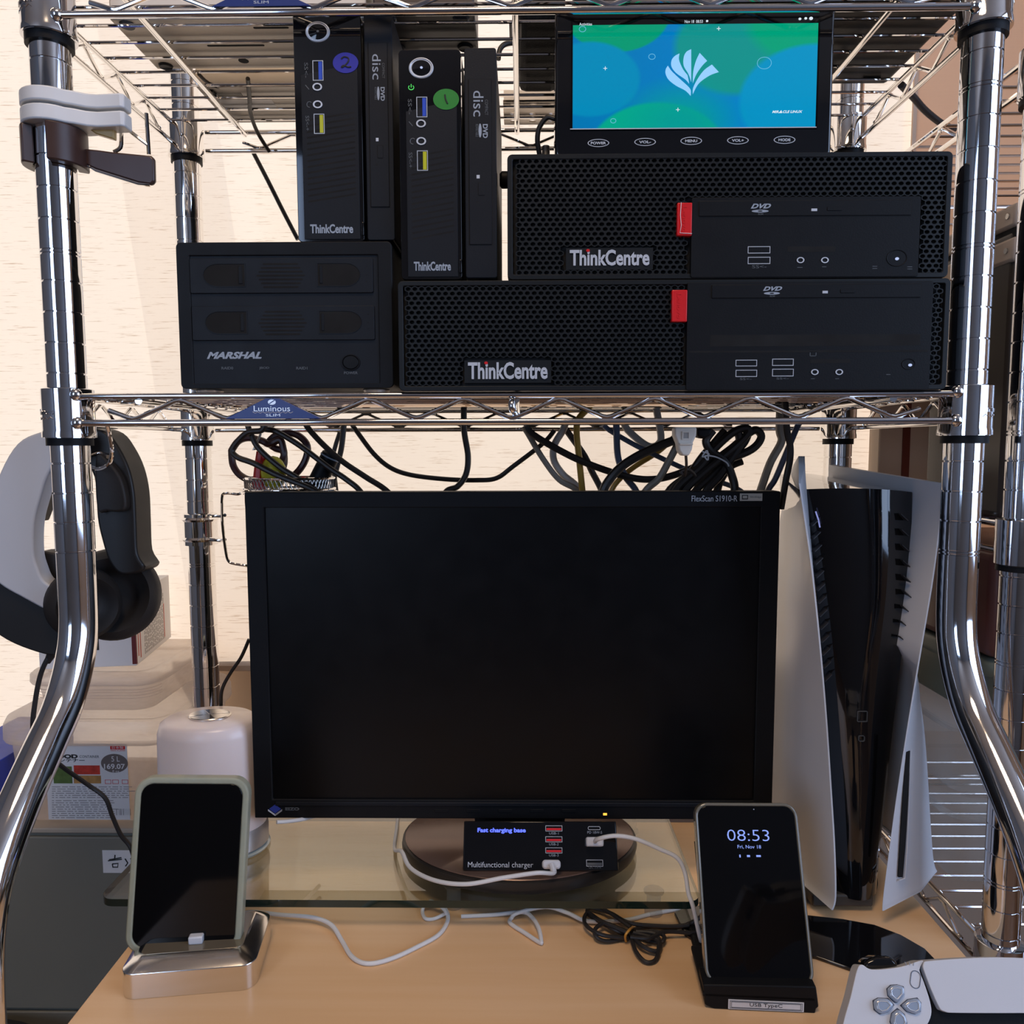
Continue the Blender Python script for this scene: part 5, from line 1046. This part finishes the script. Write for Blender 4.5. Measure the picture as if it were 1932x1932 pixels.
for l in ([(206, 1622), (229, 1618)], [(217, 1613), (216, 1623)], [(204, 1624), (230, 1621)], [(212, 1630), (213, 1636), (222, 1636), (223, 1629), (212, 1630)], [(236, 1620), (241, 1628), (237, 1634)], [(246, 1620), (258, 1621), (250, 1634)]):
    build('brush_stroke', MB().tube([at(u, v, Y=Yc-.4) for u, v in l], .75, 6), INK, lb)
def tub(name, label, x0, x1, y0, y1, z0, z1, zl, m, r=26, flare=6, steps=0):
    t = thing(name, label, 'container', ((x0+x1)/2, (y0+y1)/2, z0)); k = 7
    b = MB(); rings = []
    for d, z in ((flare+3, z0), (flare, z0+5), (0, z1-3), (0, z1)): rings.append([(x, y, z) for x, y in rr(x0+d, x1-d, y0+d, y1-d, max(r-d*.5, 3), k)])
    n = len(rings[0]); vs = [p for q in rings for p in q]; fs = [(i*n+j, i*n+(j+1) % n, (i+1)*n+(j+1) % n, (i+1)*n+j) for i in range(3) for j in range(n)]+[tuple(range(n))[::-1]]
    build('tub', b.add(vs, fs), m, t, smooth_ang=50)
    b = MB(); prof = ((2, z1-4), (-6, z1-4), (-7.5, z1-1), (-7, z1+(zl-z1)*.6), (-3, zl-1.2), (5, zl), (9, zl-2.2), (14, zl-2.6))
    rings = [[(x, y, z) for x, y in rr(x0+d, x1-d, y0+d, y1-d, max(r-d*.6, 3), k)] for d, z in prof]; vs = [p for q in rings for p in q]
    fs = [(i*n+j, i*n+(j+1) % n, (i+1)*n+(j+1) % n, (i+1)*n+j) for i in range(len(prof)-1) for j in range(n)]+[tuple((len(prof)-1)*n+j for j in range(n))]
    build('lid', b.add(vs, fs), m, t, smooth_ang=50)
    for i in range(steps): z = z1-10-i*3.6; build('moulded_rib', MB().tube([(x, y, z) for x, y in rr(x0+.5-1, x1-.5+1, y0-.5, y1+.5, r, k)][20:32], .5, 4), m, t)
    return t
low = tub('food_container', 'large lidded plastic food container with a printed label on the cabinet', -247, -36, 238, 440, -777, -672, -646, PP, 34, 7)
Yl = 240.3; a = box_px(84, 1403, 246, 1548, Yl-2)
sl_ = build('printed_label', MB().box(a[0], a[1], Yl-2.2, Yl-1.8, a[2]+1, a[3]), PAPER, low, label='white printed label with food pictures')
Yq = Yl-2.2
def lx(s_, r, m, **k): return tpx(sl_, 'lettering', s_, r, Yq, m, depth=.15, **k)
lx('FOOD', (100, 1423, 147, 1431), INK, bold=.06); lx('CONTAINER', (150, 1425, 187, 1430), DIMT); lx('コンテナー', (100, 1431, 160, 1438), INK, bold=.02)
a = box_px(208, 1407, 236, 1414, Yq); rb = build('red_block', MB().box(a[0], a[1], Yq-.2, Yq, a[2], a[3]), RED, sl_); tpx(rb, 'lettering', '日本製', (211, 1408, 233, 1413), Yq-.2, PAPER, depth=.1); lx('MADE IN JAPAN', (209, 1415, 236, 1418), RED)
c = XZ(216, 1440, Yq); ov = build('grey_oval', MB().prism(ell(c[0], c[1], 16.5, 11.8, 32), Yq-.2, Yq), mat('grey_print', (.16, .13, .12), .6), sl_)
tpx(ov, 'lettering', '5 L', (210, 1427, 226, 1437), Yq-.2, PAPER, depth=.1); tpx(ov, 'lettering', '169.07', (196, 1441, 236, 1451), Yq-.2, PAPER, depth=.1, bold=.02); tpx(ov, 'lettering', 'fl oz', (212, 1453, 225, 1457), Yq-.2, PAPER, depth=.1)
for r, c_ in (((100, 1446, 137, 1478), (.10, .16, .04)), ((139, 1444, 189, 1461), (.60, .05, .03)), ((139, 1463, 191, 1478), (.50, .26, .08))):
    a = box_px(*r, Yq); build('food_picture', MB().box(a[0], a[1], Yq-.2, Yq, a[2], a[3]), mat('picture_print', c_, .5, var=.5, scale=160), sl_, smooth_ang=0)
for u in (198, 212, 230): a = box_px(u, 1471, u+12, 1479, Yq); build('warning_mark', MB().ring([(a[0], a[2]), (a[1], a[2]), (a[1], a[3]), (a[0], a[3])], [(a[0]+.5, a[2]+.5), (a[1]-.5, a[2]+.5), (a[1]-.5, a[3]-.5), (a[0]+.5, a[3]-.5)], Yq-.15, Yq), RED, sl_, smooth_ang=0)
FP = mat('fine_grey_print', (.30, .28, .28), .6)
random.seed(9)
b = MB()
for v in list(range(1484, 1506, 4))+list(range(1510, 1545, 4)):
    u = 98
    while u < 212 if v > 1508 else u < 240:
        w_ = random.choice((4, 7, 11, 16)); a = box_px(u, v, u+w_, v+1.3, Yq); b.box(a[0], a[1], Yq-.1, Yq, a[2], a[3]); u += w_+3
build('fine_print', b, FP, sl_, kind='stuff', smooth_ang=0)
b = MB()
for i in range(13): a = box_px(219+i*2.2, 1526, 219+i*2.2+random.choice((.7, 1.3)), 1538, Yq); b.box(a[0], a[1], Yq-.1, Yq, a[2], a[3])
build('barcode', b, INK, sl_, kind='stuff', smooth_ang=0)
tub('food_container', 'flatter lidded plastic container stacked on the large labelled one', -222, -68, 262, 430, -645, -606, -594, PP, 26, 6, 4)
cr_ = (0, 0, radians(9)); cl_ = at(258, 1253, Y=292)
t = thing('carton', 'white printed product carton lying on the upper food container', 'box', (cl_[0], cl_[1], -594), cr_)
H_ = 92; build('carton_body', MB().box(-115, 0, 0, 150, 0, H_), PAPER, t, local=True, bev=.6)
b = MB(); random.seed(5)
for i in range(17):
    y = 34+i*5.2; z = 6
    while z < H_-22: w_ = random.choice((3, 5, 8)); b.box(-.1, .15, y, y+2.0, z, min(z+w_, H_-20)); z += w_+1.6
build('fine_print', b, FP, t, local=True, kind='stuff', smooth_ang=0)
for y, z0_, z1_ in ((8, 10, 74), (16, 6, 40), (118, 8, 56)): build('red_print_line', MB().box(-.1, .2, y, y+3, z0_, z1_), mat('red_print', (.55, .12, .08), .6), t, local=True, smooth_ang=0)
build('dark_red_strip', MB().box(-5, .3, -.2, 3, 2, 44), mat('dark_red_print', (.14, .015, .015), .5), t, local=True, smooth_ang=0)
bl_ = build('black_label', MB().box(-62, -44, -.3, .2, 22, 50), INK, t, local=True, smooth_ang=0)
text(bl_, 'lettering', 'NIGHT LIGHT', (-52, -47, 24, 48), -.3, PAPER, .1, turn=1)
for k, z in enumerate((58, 72)): build('care_symbol', MB().tube([(.3, 100+3.5*cos(a), z+3.5*sin(a)) for a in [2*pi*i/14 for i in range(14)]], .35, 4, closed=True), FP, t, local=True)
t = thing('bedside_lamp', 'white cylindrical bedside lamp with a round brushed metal top on the glass', 'lamp', (59, 128, -745))
LMP = mat('lamp_diffuser', (.80, .70, .68), .25, var=.01, sss=.2); sy = .76
c0 = (59, 128, 0)
build('diffuser', MB().lathe(c0, [(55.5, -717), (56, -714), (54, -616), (51, -606), (45, -602), (1, -600.5)], 56, sy=sy), LMP, t, smooth_ang=50)
build('base_ring', MB().lathe(c0, [(55, -741), (57.5, -738), (57.5, -722), (56, -717), (40, -717)], 56, sy=sy), mat('satin_grey_metal', (.50, .47, .46), .3, .7), t)
build('glass_foot', MB().lathe(c0, [(50, -745), (58, -744), (59, -742), (56, -740.5), (30, -740.5)], 56, sy=sy), mat('clear_foot_ring', (.35, .40, .38), .1, coat=1), t)
build('metal_disc', MB().lathe(c0, [(22, -601.2), (22, -599.6), (21.3, -599), (.5, -599)], 40, sy=sy), mat('spun_aluminium', (.85, .80, .74), .22, 1), t)
for k in range(4):
    a = k*pi/2+.3; pl = [(0, 0)]+[(20.5*cos(a+q*.09), 20.5*sy*sin(a+q*.09)) for q in range(4)]
    build('disc_sheen', MB().prism([(c0[0]+x, c0[1]+y) for x, y in pl], -599, -598.8, axis='z'), mat('spun_sector', (.95, .92, .88), .12, 1), t)
cable('charging_cable', 'white usb cable with a square plug lying behind the bedside lamp', [at(522, 1551, Y=80), at(540, 1550, Y=86), at(570, 1546, Y=100), at(600, 1538, Y=120)], 2, WHITEC)
o = build('blue_box', MB().box(-330, -252, 236, 400, -777, -700), mat('bright_blue_print', (.02, .05, .40), .5), None, bev=1); tag(o, 'blue box at the far left edge beside the large food container', 'box')
t = build('waste_bin', MB().lathe((-252, 52, 0), [(120, -1455), (150, -1010), (153, -1005), (147, -1004), (140, -1008), (112, -1440)], 48, caps=True), RUBBER); tag(t, 'round black bin standing on the floor left of the desk', 'bin')
# ------------------------------------------------------------------ things on the upper shelf, seen from below
ZS = 57
def carton(name, label, cat, x0, x1, y0, y1, h, m, bev=1.5, z=ZS): 
    t = thing(name, label, cat, ((x0+x1)/2, (y0+y1)/2, z)); build('case', MB().box(x0, x1, y0, y1, z+2, z+h), m, t, bev=bev); return t
t = carton('steel_chassis', 'flat tan steel chassis at the left end of the upper shelf', 'chassis', 28, 255, 44, 134, 50, TAN)
build('slot', MB().prism(rr(96, 150, 88, 91, 1.4, 3), ZS+1.8, ZS+3, axis='z'), HOLE, t, smooth_ang=0)
build('slot', MB().prism(rr(150, 182, 58, 61, 1.4, 3), ZS+1.8, ZS+3, axis='z'), HOLE, t, smooth_ang=0)
for x, y, r in ((120, 118, 5), (178, 120, 2), (100, 112, 2), (230, 66, 3)): build('hole', MB().lathe((x, y, 0), [(r, ZS+1.8), (r, ZS+3)], 14), HOLE, t, smooth_ang=0)
for x in (40, 240):
    for y in (52, 126): build('foot', MB().lathe((x, y, 0), [(6, ZS-.2), (7, ZS+2.2)], 16), RUBBER, t)
t = carton('adapter_box', 'pale grey power box with a barcode behind the steel chassis on the upper shelf', 'box', 50, 190, 172, 262, 34, mat('pale_grey_case', (.68, .62, .55), .5))
b = MB()
for i in range(16): b.box(66+i*1.7, 66.8+i*1.7, 186, 196, ZS+1.7, ZS+2.2)
build('barcode', b, INK, t, kind='stuff', smooth_ang=0)
build('sticker', MB().box(62, 120, 200, 230, ZS+1.6, ZS+2.1), PAPER, t, smooth_ang=0)
build('foot', MB().box(56, 66, 178, 188, ZS-.5, ZS+2), RUBBER, t)
t = carton('media_player', 'brown black flat device with round rubber feet right of the steel chassis', 'device', 262, 350, 38, 104, 42, mat('dark_brown_case', (.05, .035, .03), .4))
for x in (274, 338): 
    for y in (46, 96): build('foot', MB().lathe((x, y, 0), [(6, ZS-.2), (7.5, ZS+1), (7.5, ZS+2.5)], 18), RUBBER, t)
t = carton('laptop', 'black laptop lying shut across the right half of the upper shelf', 'laptop', 436, 772, 22, 180, 22, mat('black_laptop_case', (.012, .011, .011), .5), 4)
for x in (460, 750): 
    for y in (36, 166): build('foot', MB().box(x-9, x+9, y-3, y+3, ZS-.2, ZS+2.4), RUBBER, t)
t = carton('canvas_pouch', 'black woven pouch between the brown device and the laptop', 'pouch', 388, 430, 48, 196, 30, mat('woven_black_cloth', (.02, .018, .016), .9, bump=.8, bscale=700), 8)
build('pouch_tag', MB().box(380, 392, 60, 90, ZS+4, ZS+6), PAPER, t)
t = thing('perforated_bracket', 'perforated pale steel bracket at the back of the upper shelf', 'bracket', (405, 240, ZS))
b = MB(); 
for i in range(3):
    for j in range(3):
        cx_, cy_ = 382+i*22, 218+j*20; o_ = [(cx_+11*a, cy_+10*c) for a, c in ((-1,-1),(0,-1),(1,-1),(1,0),(1,1),(0,1),(-1,1),(-1,0))]; i_ = [(cx_+4.5*cos(radians(225+45*k)), cy_+4*sin(radians(225+45*k))) for k in range(8)]
        n = 8; vs = [(x, y, ZS) for x, y in o_+i_]+[(x, y, ZS+2) for x, y in o_+i_]; b.add(vs, [(k, (k+1) % 8, 8+(k+1) % 8, 8+k) for k in range(8)]+[(16+k, 24+k, 24+(k+1) % 8, 16+(k+1) % 8) for k in range(8)]+[(8+k, 8+(k+1) % 8, 24+(k+1) % 8, 24+k) for k in range(8)])
bm_ = b; build('perforated_plate', b, mat('nickel_plate', (.62, .54, .46), .35, .6), t, smooth_ang=0, kind='stuff'); build('upright_flange', MB().box(371, 437, 248, 250, ZS, ZS+30), STEEL, t)
cable('cable', 'black cable hanging through the wires of the upper shelf at the left', [at(468, 160, Y=150)+Vector((0, 0, 6)), at(471, 190, Y=190), at(473, 215, Y=215), at(486, 250, Y=240), at(508, 286, Y=258)], 2.2, CBR)
cable('cable', 'black cable lying sideways over the wires at the left of the upper shelf', [at(375, 140, Y=150), at(400, 160, Y=170), at(455, 172, Y=190), at(520, 170, Y=190), at(556, 166, Y=190)], 1.8, CBR)
cable('cable', 'flat black cable hanging from the right end of the upper shelf', [at(1700, 160, Y=170), at(1722, 182, Y=190), at(1745, 208, Y=210), at(1775, 232, Y=230), at(1800, 244, Y=250)], [2.4]*8+[4]*21 if False else 3.6, RUBBER)
cable('cable', 'black cable arching behind the right slim computer near the shelf wires', [at(940, 112, Y=150), at(944, 92, Y=152), at(958, 82, Y=156), at(985, 84, Y=170), at(1000, 110, Y=190), at(1015, 120, Y=210)], 2.6, RUBBER)
# ------------------------------------------------------------------ second wire rack at the right with its load
XL = 831
r2 = thing('wire_shelving_rack', 'second chrome wire rack at the right edge carrying boxes and clear containers', 'rack', (1130, 220, ZF))
for x in (XL, 1430):
    for y in (15, 415): build('post', post(x, y, 700 if x > XL or y > 15 else 700, ZF, 15.6, range(-20, 45), (4, 12, 20, 28), r2), CHROME, r2)
def shelf2(zt, zb, lab, ny=14):
    sh = build('wire_shelf', MB().tube([(XL+16, 2, zt), (1414, 2, zt)], 3, 10), CHROME, r2, label=lab)
    for z in (zt, zb):
        build('rail', MB().tube([(XL-11, 28, z), (XL-11, 403, z)], 2.8, 10), BRIGHT, sh); build('rail', MB().tube([(XL+14, 428, z), (1418, 428, z)], 2.8, 10), BRIGHT, sh)
    build('rail', MB().tube([(XL+16, 2, zb), (1414, 2, zb)], 3, 10), CHROME, sh)
    pts = []
    for i in range(6):
        y = 60+64*i; pts += [(XL-11, y-4, zb+3), (XL-11, y+4, zb+3)]
        if i < 5: pts += [(XL-11, y+28, zt-5), (XL-11, y+36, zt-5)]
    build('zigzag_wire', MB().tube(pts, 2.1, 8), BRIGHT, sh)
    for i in range(ny): build('shelf_wire', MB().tube([(XL-13, 18+i*28, zt), (1430, 18+i*28, zt)], 1.6, 6), BRIGHT, sh)
    for x in (XL, 1430):
        for y in (15, 415):
            build('collar', MB().lathe((x, y, 0), [(18, zt+6), (20.5, zt+5), (20.5, zb-10), (18, zb-12)], 36), CHROME, sh)
            build('sleeve', MB().lathe((x, y, 0), [(19, zb-11), (19, zb-16), (15.8, zb-16)], 32), BLACKP, sh)
    return sh
zu = at(1900, 143, X=XL-11)[2]; zl_ = at(1880, 208, X=XL-11)[2]
shelf2(zu, zu-24, 'upper wire shelf of the second rack'); shelf2(-387, -411, 'middle wire shelf of the second rack'); shelf2(-776, -800, 'lowest wire shelf of the second rack')
t = thing('printer', 'dark glossy office machine on the middle shelf of the second rack', 'machine', (1040, 130, -385))
build('case', MB().box(838, 1260, 58, 196, -385, -120), mat('dark_brown_gloss_case', (.055, .042, .033), .3), t, bev=6)
build('lid', MB().box(836, 1262, 56, 200, -119, -98), mat('beige_machine_lid', (.60, .46, .36), .45), t, bev=3)
build('lid_seam', MB().box(839, 1258, 58, 196, -128, -119), HOLE, t)
build('lid', MB().box(836, 1262, 56, 200, -150, -128), mat('beige_machine_tray', (.60, .46, .36), .45), t, bev=3)
for z in (-108, -139): build('screw', MB().lathe((835, 66, z), [(2.6, 0), (2.6, 1.5)], 12, 'x'), STEEL, t)
o = build('storage_box', MB().prism(rr(836, 1180, 60, 300, 10, 4), -520, -418, axis='z'), mat('reddish_brown_case', (.13, .045, .035), .3), None, bev=8, seg=3); tag(o, 'reddish brown plastic case below the middle shelf of the second rack', 'case')
tub('storage_tub', 'grey green lidded tub under the reddish brown case', 842, 1180, 70, 300, -590, -536, -522, mat('grey_green_plastic', (.16, .18, .14), .4), 16, 5)
tub('clear_container', 'clear lidded container stacked on top behind the right curved post', 836, 1090, 110, 300, -679, -606, -592, PPC, 22, 5)
tub('clear_container', 'lower clear lidded container standing on the lowest wire shelf', 838, 1096, 108, 300, -774, -698, -681, PPC, 22, 5)
for o, d in ((None, None),): pass
t = thing('upright_box', 'cream box with a red brown stripe standing behind the right back post', 'box', (930, 420, -385))
build('box_body', MB().box(876, 952, 390, 422, -383, -190), mat('cream_laminate', (.70, .54, .41), .5, var=.02), t, bev=2)
build('stripe', MB().box(907, 917, 388.5, 391, -382, -192), mat('red_brown_stripe', (.17, .04, .025), .5), t, label='red brown stripe')
build('box_wing', MB().box(952, 1030, 360, 422, -383, -192), mat('tan_laminate', (.42, .33, .24), .5, var=.02), t, bev=2)

t = thing('controller_stand', 'black stand under the white game controller at the lower right corner', 'stand', (cl[0], -190, -775))
build('stand_base', MB().prism(rr(cl[0]-45, cl[0]+30, -235, -170, 12, 5), -775, -768, axis='z'), BLACKP, t, bev=1.5)
build('stand_column', MB().box(cl[0]-20, cl[0]+8, -190, -172, -768, cl[2]-30), BLACKP, t, bev=2)
